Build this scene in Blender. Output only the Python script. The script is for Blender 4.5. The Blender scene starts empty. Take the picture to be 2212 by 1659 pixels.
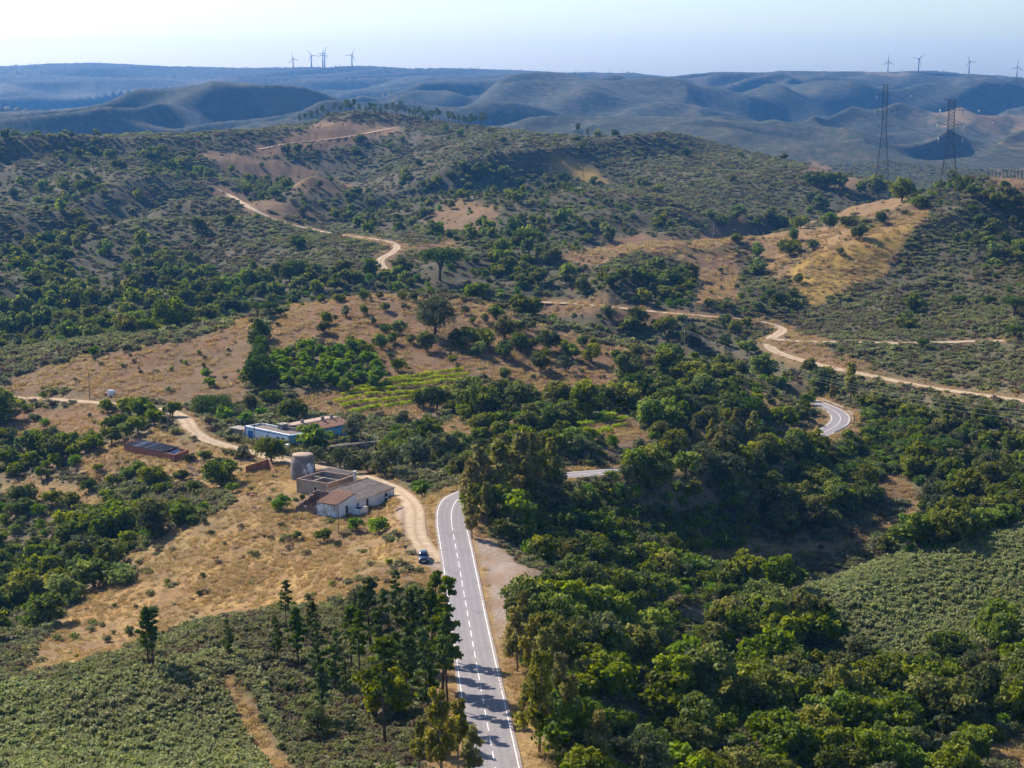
import bpy, bmesh, math, random
import numpy as np
from mathutils import Vector, Matrix, Euler

SC = bpy.context.scene
COL = SC.collection
R = math.radians

# ------------------------------------------------------------------ camera
IW, IH = 2212.0, 1659.0            # pixel frame used for all measurements
FPX = 3844.6                       # focal length in those pixels
HORIZON = 161.0
PITCH = math.atan((IH / 2 - HORIZON) / FPX)
CZ = 130.0                         # drone height above the lowest ground
cam_d = bpy.data.cameras.new('camera')
cam_d.sensor_width = 36.0
cam_d.lens = FPX / IW * 36.0
cam_d.clip_start = 1.0
cam_d.clip_end = 60000.0
cam = bpy.data.objects.new('camera', cam_d)
COL.objects.link(cam)
cam.location = (0, 0, CZ)
cam.rotation_euler = (math.pi / 2 - PITCH, 0, 0)
SC.camera = cam

# ------------------------------------------------------------------ light
SUN_EL = R(37.0)
SUN_DIR = Vector((-0.70, 0.71, 0)).normalized() * math.cos(SUN_EL) + Vector((0, 0, math.sin(SUN_EL)))
world = bpy.data.worlds.new('World')
SC.world = world
world.use_nodes = True
wn = world.node_tree.nodes
wn.clear()
sky = wn.new('ShaderNodeTexSky')
sky.sky_type = 'NISHITA'
sky.sun_disc = False
sky.sun_elevation = SUN_EL
sky.sun_rotation = math.atan2(SUN_DIR.x, SUN_DIR.y)
sky.altitude = 300
sky.air_density = 1.0
sky.dust_density = 1.4
sky.ozone_density = 6.0
bg = wn.new('ShaderNodeBackground')
bg.inputs['Strength'].default_value = 0.094
wo = wn.new('ShaderNodeOutputWorld')
world.node_tree.links.new(sky.outputs[0], bg.inputs['Color'])
world.node_tree.links.new(bg.outputs[0], wo.inputs['Surface'])
sun_d = bpy.data.lights.new('sun', 'SUN')
sun_d.energy = 5.0
sun_d.angle = R(0.53)
sun_d.color = (1.0, 0.905, 0.77)
sun = bpy.data.objects.new('sun', sun_d)
COL.objects.link(sun)
sun.rotation_euler = SUN_DIR.to_track_quat('Z', 'Y').to_euler()
sun.location = (-200, 300, 400)

SC.view_settings.view_transform = 'Standard'
SC.view_settings.look = 'None'
SC.view_settings.exposure = 1.02
SC.view_settings.gamma = 1.0
SC.view_settings.use_curve_mapping = False
SC.render.engine = 'CYCLES'
cy = SC.cycles
cy.use_denoising = True
cy.max_bounces = 5
cy.diffuse_bounces = 2
cy.glossy_bounces = 2
cy.transmission_bounces = 3
cy.transparent_max_bounces = 8
cy.volume_bounces = 1
cy.use_adaptive_sampling = True
cy.adaptive_threshold = 0.03
cy.caustics_reflective = False
cy.caustics_refractive = False
SC.render.film_transparent = False

# ------------------------------------------------------------------ helpers
random.seed(7)
rng = np.random.default_rng(11)
CT, ST = math.cos(PITCH), math.sin(PITCH)


def at(u, v, Y):
    """world point seen at picture point (u, v) that lies Y metres ahead"""
    t = (IH / 2 - v) / FPX
    z = Y * (t * CT - ST) / (CT + t * ST)
    D = Y * CT - z * ST
    return ((u - IW / 2) / FPX * D, Y, z + CZ)


def project(x, y, z):
    zz = z - CZ
    D = y * CT - zz * ST
    return IW / 2 + FPX * x / D, IH / 2 - FPX * (y * ST + zz * CT) / D


def _hash(ix, iy, seed):
    h = (ix.astype(np.int64) * 374761393 + iy.astype(np.int64) * 668265263 + seed * 974711) & 0x7fffffff
    h = ((h ^ (h >> 13)) * 1274126177) & 0x7fffffff
    h = h ^ (h >> 16)
    return (h & 0xffff) / 32767.5 - 1.0


def vnoise(x, y, seed=0):
    x = np.asarray(x, float); y = np.asarray(y, float)
    ix = np.floor(x); iy = np.floor(y)
    fx = x - ix; fy = y - iy
    ux = fx * fx * fx * (fx * (fx * 6 - 15) + 10)
    uy = fy * fy * fy * (fy * (fy * 6 - 15) + 10)
    a = _hash(ix, iy, seed); b = _hash(ix + 1, iy, seed)
    c = _hash(ix, iy + 1, seed); d = _hash(ix + 1, iy + 1, seed)
    return (a + (b - a) * ux) * (1 - uy) + (c + (d - c) * ux) * uy


def fbm(x, y, seed=0, octv=4, gain=0.5):
    s = 0; a = 1; n = 0
    c, sn = math.cos(0.6), math.sin(0.6)
    for k in range(octv):
        s = s + a * vnoise(x, y, seed + k * 17)
        n += a; a *= gain
        x, y = (x * c - y * sn) * 2.03 + 5.3, (x * sn + y * c) * 2.03 - 3.1
    return s / n


def smooth(e0, e1, x):
    t = np.clip((np.asarray(x, float) - e0) / (e1 - e0), 0, 1)
    return t * t * (3 - 2 * t)


def in_poly(px, py, poly):
    inside = np.zeros(np.shape(px), bool)
    n = len(poly)
    for k in range(n):
        x0, y0 = poly[k]; x1, y1 = poly[(k + 1) % n]
        if y0 == y1:
            continue
        c = ((y0 > py) != (y1 > py)) & (px < (x1 - x0) * (py - y0) / (y1 - y0) + x0)
        inside ^= c
    return inside


def tag(o, label=None, cat=None, group=None, kind=None):
    if label: o['label'] = label
    if cat: o['category'] = cat
    if group: o['group'] = group
    if kind: o['kind'] = kind
    return o


def link_mesh(name, me, mat=None, parent=None):
    if mat is not None and not me.materials:
        for m in (mat if isinstance(mat, (list, tuple)) else [mat]):
            me.materials.append(m)
    o = bpy.data.objects.new(name, me)
    COL.objects.link(o)
    if parent is not None:
        o.parent = parent
    return o


def empty(name, loc=(0, 0, 0), rz=0.0):
    o = bpy.data.objects.new(name, None)
    COL.objects.link(o)
    o.location = loc
    o.rotation_euler = (0, 0, rz)
    o.empty_display_size = 0.3
    return o


def np_mesh(name, V, F, smooth_=False):
    """mesh from numpy arrays; F: n x 3 or n x 4"""
    V = np.asarray(V, np.float32); F = np.asarray(F, np.int32)
    me = bpy.data.meshes.new(name)
    me.vertices.add(len(V)); me.vertices.foreach_set('co', V.ravel())
    k = F.shape[1]
    me.loops.add(F.size); me.loops.foreach_set('vertex_index', F.ravel())
    me.polygons.add(len(F))
    me.polygons.foreach_set('loop_start', np.arange(len(F), dtype=np.int32) * k)
    me.polygons.foreach_set('loop_total', np.full(len(F), k, np.int32))
    if smooth_:
        me.polygons.foreach_set('use_smooth', np.ones(len(F), bool))
    me.update(calc_edges=True)
    return me


class MB:
    """small mesh builder: boxes, prisms, bars and tubes collected into one mesh"""
    def __init__(s):
        s.v = []; s.f = []; s.m = []; s.sm = []

    def poly(s, pts, m=0):
        b = len(s.v); s.v += [tuple(p) for p in pts]
        s.f.append(tuple(range(b, b + len(pts)))); s.m.append(m); s.sm.append(False)
        return s

    def box(s, x0, x1, y0, y1, z0, z1, m=0):
        b = len(s.v)
        s.v += [(x0, y0, z0), (x1, y0, z0), (x1, y1, z0), (x0, y1, z0), (x0, y0, z1), (x1, y0, z1), (x1, y1, z1), (x0, y1, z1)]
        for q in ((3, 2, 1, 0), (4, 5, 6, 7), (0, 1, 5, 4), (1, 2, 6, 5), (2, 3, 7, 6), (3, 0, 4, 7)):
            s.f.append(tuple(b + i for i in q)); s.m.append(m); s.sm.append(False)
        return s

    def hexa(s, p, m=0):
        """eight corners: bottom four, top four, counter-clockwise from above"""
        b = len(s.v); s.v += [tuple(q) for q in p]
        for q in ((3, 2, 1, 0), (4, 5, 6, 7), (0, 1, 5, 4), (1, 2, 6, 5), (2, 3, 7, 6), (3, 0, 4, 7)):
            s.f.append(tuple(b + i for i in q)); s.m.append(m); s.sm.append(False)
        return s

    def slab(s, pts, t, m=0):
        """flat polygon pts with thickness t downwards (z)"""
        n = len(pts); b = len(s.v)
        s.v += [tuple(p) for p in pts] + [(p[0], p[1], p[2] - t) for p in pts]
        s.f.append(tuple(range(b, b + n))); s.f.append(tuple(range(b + 2 * n - 1, b + n - 1, -1)))
        for i in range(n):
            j = (i + 1) % n
            s.f.append((b + i, b + n + i, b + n + j, b + j))
        s.m += [m] * (n + 2); s.sm += [False] * (n + 2)
        return s

    def bar(s, p, q, w, h=None, m=0):
        """square bar from p to q"""
        p = Vector(p); q = Vector(q); h = h or w
        d = (q - p).normalized()
        up = Vector((0, 0, 1)) if abs(d.z) < 0.95 else Vector((1, 0, 0))
        a = d.cross(up).normalized() * (w / 2); c = a.cross(d).normalized() * (h / 2)
        b = len(s.v)
        for e in (p, q):
            s.v += [tuple(e - a - c), tuple(e + a - c), tuple(e + a + c), tuple(e - a + c)]
        for f in ((3, 2, 1, 0), (4, 5, 6, 7), (0, 1, 5, 4), (1, 2, 6, 5), (2, 3, 7, 6), (3, 0, 4, 7)):
            s.f.append(tuple(b + i for i in f)); s.m.append(m); s.sm.append(False)
        return s

    def tube(s, pts, rad, n=8, m=0, caps=True, smooth_=True):
        """tube through points with radius per point"""
        pts = [Vector(p) for p in pts]
        if not isinstance(rad, (list, tuple)): rad = [rad] * len(pts)
        b = len(s.v); ref = None
        for i, p in enumerate(pts):
            d = (pts[min(i + 1, len(pts) - 1)] - pts[max(i - 1, 0)]).normalized()
            if ref is None:
                ref = Vector((0, 0, 1)) if abs(d.z) < 0.9 else Vector((1, 0, 0))
                ref = (ref - d * ref.dot(d)).normalized()
            else:
                ref = (ref - d * ref.dot(d)).normalized()
            w = d.cross(ref)
            for k in range(n):
                t = 2 * math.pi * k / n
                s.v.append(tuple(p + (ref * math.cos(t) + w * math.sin(t)) * rad[i]))
        for i in range(len(pts) - 1):
            for k in range(n):
                k2 = (k + 1) % n
                s.f.append((b + i * n + k, b + i * n + k2, b + (i + 1) * n + k2, b + (i + 1) * n + k)); s.m.append(m); s.sm.append(smooth_)
        if caps:
            s.f.append(tuple(b + k for k in reversed(range(n)))); s.m.append(m); s.sm.append(False)
            e = b + (len(pts) - 1) * n
            s.f.append(tuple(e + k for k in range(n))); s.m.append(m); s.sm.append(False)
        return s

    def lathe(s, prof, n=24, m=0, cx=0, cy_=0, smooth_=True):
        """profile [(r, z)] turned about the z axis"""
        b = len(s.v)
        for r, z in prof:
            for k in range(n):
                t = 2 * math.pi * k / n
                s.v.append((cx + r * math.cos(t), cy_ + r * math.sin(t), z))
        for i in range(len(prof) - 1):
            for k in range(n):
                k2 = (k + 1) % n
                s.f.append((b + i * n + k, b + i * n + k2, b + (i + 1) * n + k2, b + (i + 1) * n + k)); s.m.append(m); s.sm.append(smooth_)
        return s

    def mesh(s, name):
        me = bpy.data.meshes.new(name)
        me.from_pydata(s.v, [], s.f)
        me.polygons.foreach_set('material_index', s.m)
        me.polygons.foreach_set('use_smooth', s.sm)
        me.update()
        return me

    def build(s, name, mat, parent=None):
        return link_mesh(name, s.mesh(name), mat, parent)


# ------------------------------------------------------------------ materials
def new_mat(name):
    m = bpy.data.materials.new(name)
    m.use_nodes = True
    nt = m.node_tree
    nt.nodes.clear()
    out = nt.nodes.new('ShaderNodeOutputMaterial')
    return m, nt, out


class NT:
    """terse node wiring"""
    def __init__(s, nt): s.nt = nt; s.l = nt.links
    def n(s, t, **kw):
        k = s.nt.nodes.new(t)
        for a, b in kw.items(): setattr(k, a, b)
        return k
    def c(s, a, b): s.l.new(a, b)
    def noise(s, vec, scale, detail=3.0, rough=0.55, out='Fac'):
        k = s.n('ShaderNodeTexNoise'); k.inputs['Scale'].default_value = scale
        k.inputs['Detail'].default_value = detail; k.inputs['Roughness'].default_value = rough
        if vec is not None: s.c(vec, k.inputs['Vector'])
        return k.outputs[out]
    def ramp(s, fac, stops, interp='LINEAR'):
        k = s.n('ShaderNodeValToRGB'); cr = k.color_ramp; cr.interpolation = interp
        while len(cr.elements) < len(stops): cr.elements.new(0.5)
        for e, (p, col) in zip(cr.elements, stops):
            e.position = p; e.color = (*col, 1) if len(col) == 3 else col
        s.c(fac, k.inputs[0])
        return k.outputs[0]
    def mix(s, fac, a, b, mode='MIX'):
        k = s.n('ShaderNodeMix', data_type='RGBA', blend_type=mode, clamp_factor=True)
        for sock, val in ((k.inputs[0], fac), (k.inputs[6], a), (k.inputs[7], b)):
            if isinstance(val, (int, float)): sock.default_value = val
            elif isinstance(val, tuple): sock.default_value = (*val, 1) if len(val) == 3 else val
            else: s.c(val, sock)
        return k.outputs[2]
    def math(s, op, a, b=None, c=None):
        k = s.n('ShaderNodeMath', operation=op)
        for i, val in enumerate((a, b, c)):
            if val is None: continue
            if isinstance(val, (int, float)): k.inputs[i].default_value = val
            else: s.c(val, k.inputs[i])
        return k.outputs[0]
    def attr(s, name, out='Fac'):
        k = s.n('ShaderNodeAttribute'); k.attribute_name = name
        return k.outputs[out]
    def bump(s, height, strength=0.5, dist=0.1, normal=None):
        k = s.n('ShaderNodeBump'); k.inputs['Strength'].default_value = strength; k.inputs['Distance'].default_value = dist
        s.c(height, k.inputs['Height'])
        if normal is not None: s.c(normal, k.inputs['Normal'])
        return k.outputs[0]
    def bsdf(s, out, color, rough=0.9, spec=0.2, normal=None, metal=0.0):
        k = s.n('ShaderNodeBsdfPrincipled')
        if isinstance(color, tuple): k.inputs['Base Color'].default_value = (*color, 1)
        else: s.c(color, k.inputs['Base Color'])
        if isinstance(rough, (int, float)): k.inputs['Roughness'].default_value = rough
        else: s.c(rough, k.inputs['Roughness'])
        k.inputs['Specular IOR Level'].default_value = spec
        k.inputs['Metallic'].default_value = metal
        if normal is not None: s.c(normal, k.inputs['Normal'])
        s.c(k.outputs[0], out.inputs['Surface'])
        return k


def simple_mat(name, c1, c2=None, scale=2.0, rough=0.85, spec=0.2, bump=0.0, metal=0.0, detail=4.0, lo=0.35, hi=0.65, coord='Object'):
    m, nt, out = new_mat(name)
    w = NT(nt)
    tc = w.n('ShaderNodeTexCoord').outputs[coord]
    c2 = c2 or tuple(x * 0.75 for x in c1)
    f = w.noise(tc, scale, detail)
    col = w.ramp(f, [(lo, c2), (hi, c1)])
    nrm = w.bump(f, bump, 0.05) if bump else None
    w.bsdf(out, col, rough, spec, nrm, metal)
    return m

# ================================================================== terrain
# ground points read off the photograph: picture position and distance ahead
PTS = [
 # road corridor
 (1070,1659,194),(1040,1500,222),(1010,1330,268),(988,1200,308),(972,1110,334),(985,1075,346),
 # left foreground spur
 (300,1600,215),(0,1600,215),(550,1600,215),(0,1520,226),(300,1450,236),(480,1400,246),(150,1490,230),
 (700,1500,230),(850,1400,252),(900,1300,278),(600,1400,250),(700,1330,268),(850,1270,288),(930,1500,224),(900,1600,206),
 # dry slope below the farm
 (300,1380,298),(100,1430,285),(0,1390,300),(600,1300,303),(800,1230,303),(500,1200,335),(300,1280,325),(600,1110,353),(450,1100,365),
 (100,1280,356),(0,1200,392),(0,1310,362),(200,1100,402),(0,1050,430),(480,1340,285),
 # farm terrace and track
 (700,1140,345),(850,1130,342),(890,1160,325),(905,1100,347),(870,1065,362),(650,1045,383),(560,985,410),(430,950,430),(400,915,445),
 (330,880,475),(220,870,485),(0,858,505),(525,965,425),(640,985,418),(750,955,435),(600,885,470),(270,985,425),(400,1000,412),(100,950,460),(200,900,470),
 (760,1100,352),(940,1150,322),(150,1020,425),
 # east of the houses
 (850,985,422),(950,1000,405),(1000,930,440),(1100,960,425),(1200,940,438),(1400,900,476),(1300,860,500),(1500,920,478),(1600,880,515),(1690,905,525),
 (1240,1025,390),(1480,1003,426),(1700,965,491),(1762,943,520),(1822,908,545),(1768,873,575),(1740,870,570),
 (1120,1030,385),
 # valley below the road
 (1180,1240,298),(1300,1230,328),(1450,1260,350),(1560,1280,360),(1300,1110,372),(1500,1100,408),(1700,1060,450),(1500,1205,385),(1860,1165,428),(2000,1090,468),
 (1870,1000,508),(1950,950,525),(2212,950,505),(2212,1050,455),(1950,1050,484),(1300,1170,355),(1100,1180,318),(1080,1290,282),
 # right scrub spur
 (1700,1300,328),(1900,1215,346),(2212,1145,346),(1900,1420,308),(2150,1420,302),(1750,1400,310),(2050,1300,326),(2180,1640,250),
 # orchard hill
 (750,860,478),(1000,880,474),(720,800,503),(1000,820,503),(600,800,503),(400,800,513),(200,830,503),(0,805,528),(550,690,573),(300,740,543),
 (900,700,558),(1100,720,558),(1200,780,538),(1350,800,538),(800,640,593),(950,637,598),(1100,670,600),(1300,730,590),(1450,770,588),(1600,805,588),(1700,860,562),
 (680,660,580),
 # left slopes
 (0,740,650),(200,700,680),(400,640,740),(150,600,760),(300,560,830),(0,600,750),(0,480,900),(200,450,940),(400,500,900),(500,420,1050),(600,480,950),
 (700,500,920),(850,530,860),(820,570,800),(650,600,760),(0,350,1150),(300,350,1150),(0,287,1350),(300,300,1350),(130,281,1400),(560,312,1400),(450,360,1200),
 (650,400,1150),(800,430,1100),(100,400,1040),(200,560,820),
 # central hill
 (1000,480,1000),(1200,500,980),(1100,400,1200),(900,350,1300),(1250,370,1250),(1000,300,1450),(700,300,1450),(700,258,1600),(850,252,1620),(1050,276,1550),
 (1300,288,1550),(1500,302,1520),(1750,345,1420),(1500,400,1250),(1400,460,1080),(1650,400,1250),(1600,350,1350),(1900,380,1300),(620,285,1520),
 # right hill
 (1800,415,1000),(1650,440,980),(1500,475,955),(1480,560,840),(1600,600,800),(1750,560,850),(1850,600,790),(1700,680,732),(2000,440,960),(2100,395,1000),(2212,440,930),
 (2000,560,820),(2212,560,800),(2000,690,690),(2212,700,660),(2150,740,640),(1800,738,690),(1690,705,720),(1650,740,672),(1720,770,642),(1900,815,600),(2212,865,540),
 (1300,660,722),(1150,650,745),(1100,600,800),(1000,560,850),(1200,560,850),(1350,600,790),(1500,690,700),
 # blue hills
 (560,206,3200),(400,226,3100),(300,250,2800),(650,238,3000),(500,296,2500),(200,250,3000),(0,240,3200),(100,262,2700),(250,290,2400),
 (0,190,6000),(500,190,6000),(900,200,5600),(1300,215,5000),(1700,232,4500),(2100,250,4000),(2000,340,2800),(2212,330,2900),(1500,290,3000),(1200,270,3200),(900,235,4000),
 (2150,402,1900),(2212,360,2300),(1700,290,3300),(1850,320,2700),(2212,410,1800),
 (-60,151,7400),(0,149,7400),(70,145,7400),(200,141,7400),(450,152,7400),(640,151,7200),(700,146,7200),(900,153,7200),(1100,157,7200),(1300,163,7200),(1500,168,7200),(1700,173,7000),
 (1850,168,6500),(1990,160,6500),(2100,165,6500),(2212,178,6500),
]
# ground the photograph does not show (behind crests): direction u, distance, height under the camera
HID = [
 (1300,230,-84),(1500,230,-92),(1800,230,-96),(1300,290,-92),(1500,290,-101),(1750,280,-100),(1150,240,-80.5),(1130,200,-77.5),(1400,200,-84),(1900,200,-92),
 (150,262,-90),(0,262,-92),(300,262,-86),(450,268,-84),
 (2212,395,-110),(1900,385,-114),(1700,358,-109),
 (550,690,-98),(900,710,-104),(1200,690,-106),(1450,665,-109),(1650,635,-110),(200,620,-92),(0,600,-92),(700,650,-92),(1000,660,-95),
 (100,1700,-90),(400,1800,-110),(0,1700,-75),(700,2000,-95),(1000,2000,-115),(1400,2000,-135),(1800,1800,-130),(2100,1400,-110),
 (1700,1100,-97),(1950,1110,-92),(2212,1040,-90),(1500,1060,-94),(1800,1180,-95),
 (560,1010,-86),(700,965,-92),(480,1140,-80),(650,1070,-88),(200,1030,-85),(40,1010,-80),(350,985,-88),(820,1290,-80),(860,1190,-86),(760,1400,-68),(50,690,-103),(400,770,-101),
 (400,4200,-160),(0,4200,-140),(650,4000,-150),
 (0,8600,-20),(500,8600,-60),(1100,8600,-80),(1600,8500,-80),(2212,8200,-90),
 (-300,300,-100),(-300,500,-95),(-300,1000,-75),(-300,3000,-70),(2500,300,-98),(2500,500,-105),(2500,900,-70),(2500,3000,-120),(-300,210,-82),
 (300,160,-70),(1100,150,-71),(1900,150,-85),
]
_c = []
for u, v, Y in PTS:
    x, y, z = at(u, v, Y); _c.append((x / y, math.log(y), (z - CZ) / y))
for u, Y, z in HID:
    _c.append(((u - IW / 2) / FPX, math.log(Y), z / Y))
_c = np.array(_c)
AS = 1.0


def _tps_fit(P, val, lam):
    n = len(P)
    d2 = ((P[:, None, :] - P[None, :, :]) ** 2).sum(-1)
    K = 0.5 * d2 * np.log(d2 + 1e-12)
    A = np.zeros((n + 3, n + 3)); A[:n, :n] = K + lam * np.eye(n)
    A[:n, n] = 1; A[:n, n + 1:] = P; A[n, :n] = 1; A[n + 1:, :n] = P.T
    return np.linalg.solve(A, np.concatenate([val, np.zeros(3)]))


_P = _c[:, :2] * [1.0, AS]
_W = _tps_fit(_P, _c[:, 2], 2e-5)


def tps(a, b):
    n = len(_P)
    out = np.full(a.shape, _W[n]) + _W[n + 1] * a + _W[n + 2] * b
    for k in range(n):
        d2 = (a - _P[k, 0]) ** 2 + (b - _P[k, 1]) ** 2
        out += _W[k] * 0.5 * d2 * np.log(d2 + 1e-12)
    return out


NA, NR = 560, 840
A_MAX = 0.365
L0, L1 = math.log(150.0), math.log(8800.0)
GA = np.linspace(-A_MAX, A_MAX, NA)
GL = np.linspace(L0, L1, NR)
AA, LL = np.meshgrid(GA, GL)                       # [row, col]
GY = np.exp(LL); GX = AA * GY
# coarse solve, then cubic-ish upsampling keeps the fit quick
_ka, _kr = 188, 281
_ca = np.linspace(-A_MAX, A_MAX, _ka); _cl = np.linspace(L0, L1, _kr)
_CW = tps(*np.meshgrid(_ca, _cl))


def _bicubic(Wc, fa, fl):
    """Catmull-Rom lookup of a coarse table"""
    def wts(t):
        return (-0.5 * t + t * t - 0.5 * t ** 3, 1 - 2.5 * t * t + 1.5 * t ** 3, 0.5 * t + 2 * t * t - 1.5 * t ** 3, -0.5 * t * t + 0.5 * t ** 3)
    nl, na = Wc.shape
    ia = np.clip(np.floor(fa).astype(int), 0, na - 2); il = np.clip(np.floor(fl).astype(int), 0, nl - 2)
    wa = wts(fa - ia); wl = wts(fl - il)
    out = 0
    for p in range(4):
        rr = np.clip(il + p - 1, 0, nl - 1)
        for q in range(4):
            out = out + wl[p] * wa[q] * Wc[rr, np.clip(ia + q - 1, 0, na - 1)]
    return out


HZ = _bicubic(_CW, (AA + A_MAX) / (2 * A_MAX) * (_ka - 1), (LL - L0) / (L1 - L0) * (_kr - 1)) * GY   # height under camera

# relief: gullies on the far hills, small unevenness nearby
far = smooth(1900, 3000, GY)
def sabs(v, e):
    return np.sqrt(v * v + e * e)


_wx = GX + 150 * fbm(GX / 900, GY / 1400, 40, 3); _wy = GY + 260 * fbm(GX / 900 + 9, GY / 1400, 47, 3)
_ra = (_wx * 0.84 - _wy * 0.54); _rb = (_wx * 0.54 + _wy * 0.84)
_r1 = 1 - 2.0 * sabs(fbm(_ra / 300, _rb / 820, 3, 2, 0.35), 0.032)
_r2 = 1 - 2.0 * sabs(fbm(_ra / 150, _rb / 420, 23, 2, 0.4), 0.06)
_top = smooth(5300, 6500, GY)
HZ = HZ + far * (1 - 0.78 * _top) * np.where(GX / GY < -0.09, 62 + 60 * smooth(3500, 4400, GY), 50 + 78 * smooth(3200, 4300, GY)) * (_r1 - 0.5) + far * (1 - 0.9 * smooth(4300, 5800, GY)) * 27 * (_r2 - 0.45)
_m1 = 1 - 2.0 * sabs(fbm((GX * 0.8 - GY * 0.6) / 120 + 0.3 * fbm(GX / 90, GY / 90, 58, 2), (GX * 0.6 + GY * 0.8) / 300, 57, 2, 0.4), 0.05)
HZ = HZ + smooth(620, 820, GY) * (1 - 0.62 * smooth(1050, 1350, GY)) * (1 - smooth(1550, 2000, GY)) * 24 * (_m1 - 0.55) * (1 - 0.85 * np.exp(-((AA + 0.115) / 0.062) ** 2 - ((LL - 6.85) / 0.17) ** 2))
mid = smooth(600, 900, GY) * (1 - smooth(1500, 2000, GY))
HZ = HZ + mid * 3.0 * fbm(GX / 60, GY / 80, 61, 3) + smooth(300, 700, GY) * 0.8 * fbm(GX / 35, GY / 45, 71, 3)
HZ = HZ + (0.30 + 0.0006 * np.minimum(GY, 2000)) * fbm(GX / 6.5, GY / 8.0, 81, 3)
HZ += CZ


def height(x, y):
    """terrain height, bilinear"""
    x = np.asarray(x, float); y = np.asarray(y, float)
    fa = np.clip((x / y + A_MAX) / (2 * A_MAX) * (NA - 1), 0, NA - 1.001)
    fl = np.clip((np.log(y) - L0) / (L1 - L0) * (NR - 1), 0, NR - 1.001)
    ia = fa.astype(int); il = fl.astype(int); ta = fa - ia; tl = fl - il
    return (HZ[il, ia] * (1 - ta) + HZ[il, ia + 1] * ta) * (1 - tl) + (HZ[il + 1, ia] * (1 - ta) + HZ[il + 1, ia + 1] * ta) * tl


_RY = np.exp(np.linspace(L0, L1, 2400))


def ground(u, v, y_min=0.0, y_max=1e9):
    """the ground point that the photograph shows at (u, v)"""
    t = (IH / 2 - v) / FPX
    k = (t * CT - ST) / (CT + t * ST)
    Ys = _RY[(_RY > y_min) & (_RY < y_max)]
    z = Ys * k + CZ
    x = (u - IW / 2) / FPX * (Ys * CT - Ys * k * ST)
    below = z <= height(x, Ys)
    if not below.any():
        i = int(np.argmin(z - height(x, Ys)))
    else:
        i = int(np.argmax(below))
    if i > 0 and below.any():
        g0 = z[i - 1] - height(x[i - 1], Ys[i - 1]); g1 = z[i] - height(x[i], Ys[i])
        f = g0 / (g0 - g1 + 1e-9)
        xx = x[i - 1] + (x[i] - x[i - 1]) * f; yy = Ys[i - 1] + (Ys[i] - Ys[i - 1]) * f
    else:
        xx, yy = x[i], Ys[i]
    return (float(xx), float(yy), float(height(xx, yy)))


def px_per_m(y):
    return FPX / (y * CT + 85 * ST)


def catmull(pts, step):
    """smooth polyline through pts (any dimension), about step apart"""
    P = [np.array(p, float) for p in pts]
    P = [2 * P[0] - P[1]] + P + [2 * P[-1] - P[-2]]
    out = []
    for i in range(1, len(P) - 2):
        p0, p1, p2, p3 = P[i - 1:i + 3]
        n = max(2, int(np.linalg.norm(p2 - p1) / step))
        for k in range(n):
            t = k / n
            out.append(0.5 * (2 * p1 + (p2 - p0) * t + (2 * p0 - 5 * p1 + 4 * p2 - p3) * t * t + (3 * p1 - p0 - 3 * p2 + p3) * t ** 3))
    out.append(P[-2])
    return np.array(out)


def carve(line, half, fade, drop=0.06):
    """bed a road: bring the ground within half of the line to its height, easing out over fade"""
    global HZ
    lo = line.min(0) - half - fade; hi = line.max(0) + half + fade
    sel = (GX > lo[0]) & (GX < hi[0]) & (GY > lo[1]) & (GY < hi[1])
    X = GX[sel]; Y = GY[sel]
    best = np.full(X.shape, 1e18); zb = np.zeros(X.shape)
    for i in range(len(line) - 1):
        ax, ay, az = line[i]; bx, by, bz = line[i + 1]
        dx, dy = bx - ax, by - ay
        t = np.clip(((X - ax) * dx + (Y - ay) * dy) / (dx * dx + dy * dy + 1e-9), 0, 1)
        d2 = (X - ax - dx * t) ** 2 + (Y - ay - dy * t) ** 2
        m = d2 < best
        best[m] = d2[m]; zb[m] = (az + (bz - az) * t)[m]
    d = np.sqrt(best)
    w = 1 - smooth(half, half + fade, d)
    h = HZ[sel]
    HZ[sel] = h + (zb - drop - h) * w
    dist = np.full(GX.shape, 1e9); dist[sel] = d
    return dist


# ---- the tarred road: centre line in world coordinates
ROAD = [at(u, v, Y) for u, v, Y in ((1070,1659,194),(1016,1360,262),(988,1200,308),(974,1118,333))]
d0 = np.array(ROAD[1]) - np.array(ROAD[0]); d0 /= np.linalg.norm(d0[:2])
ROAD = [tuple(np.array(ROAD[0]) - d0 * 42)] + ROAD + [at(u, v, Y) for u, v, Y in (
    (983,1083,344),(1012,1066,354),(1070,1050,366),(1150,1037,378),(1240,1025,391),(1340,1017,404),(1480,1003,426),(1600,985,458),(1700,962,492),
    (1765,940,516),(1806,920,531),(1816,902,548),(1800,886,563),(1764,871,578),(1738,862,590))]
ROAD = catmull(ROAD, 2.0)
for _ in range(6):
    ROAD[1:-1] = 0.25 * ROAD[:-2] + 0.5 * ROAD[1:-1] + 0.25 * ROAD[2:]
D_ROAD = carve(ROAD, 4.6, 10.0, 0.10)

# ---- level yards under the buildings
def pad(corners, z, fade):
    """level ground inside a convex polygon (counter-clockwise), easing out over fade"""
    global HZ
    c = np.array(corners, float)
    d = np.full(GX.shape, -1e9)
    for k in range(len(c)):
        a, b = c[k], c[(k + 1) % len(c)]
        e = (b - a) / np.linalg.norm(b - a)
        d = np.maximum(d, (GX - a[0]) * e[1] - (GY - a[1]) * e[0])
    w_ = 1 - smooth(0, fade, d)
    HZ = HZ + (z - HZ) * w_


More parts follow.
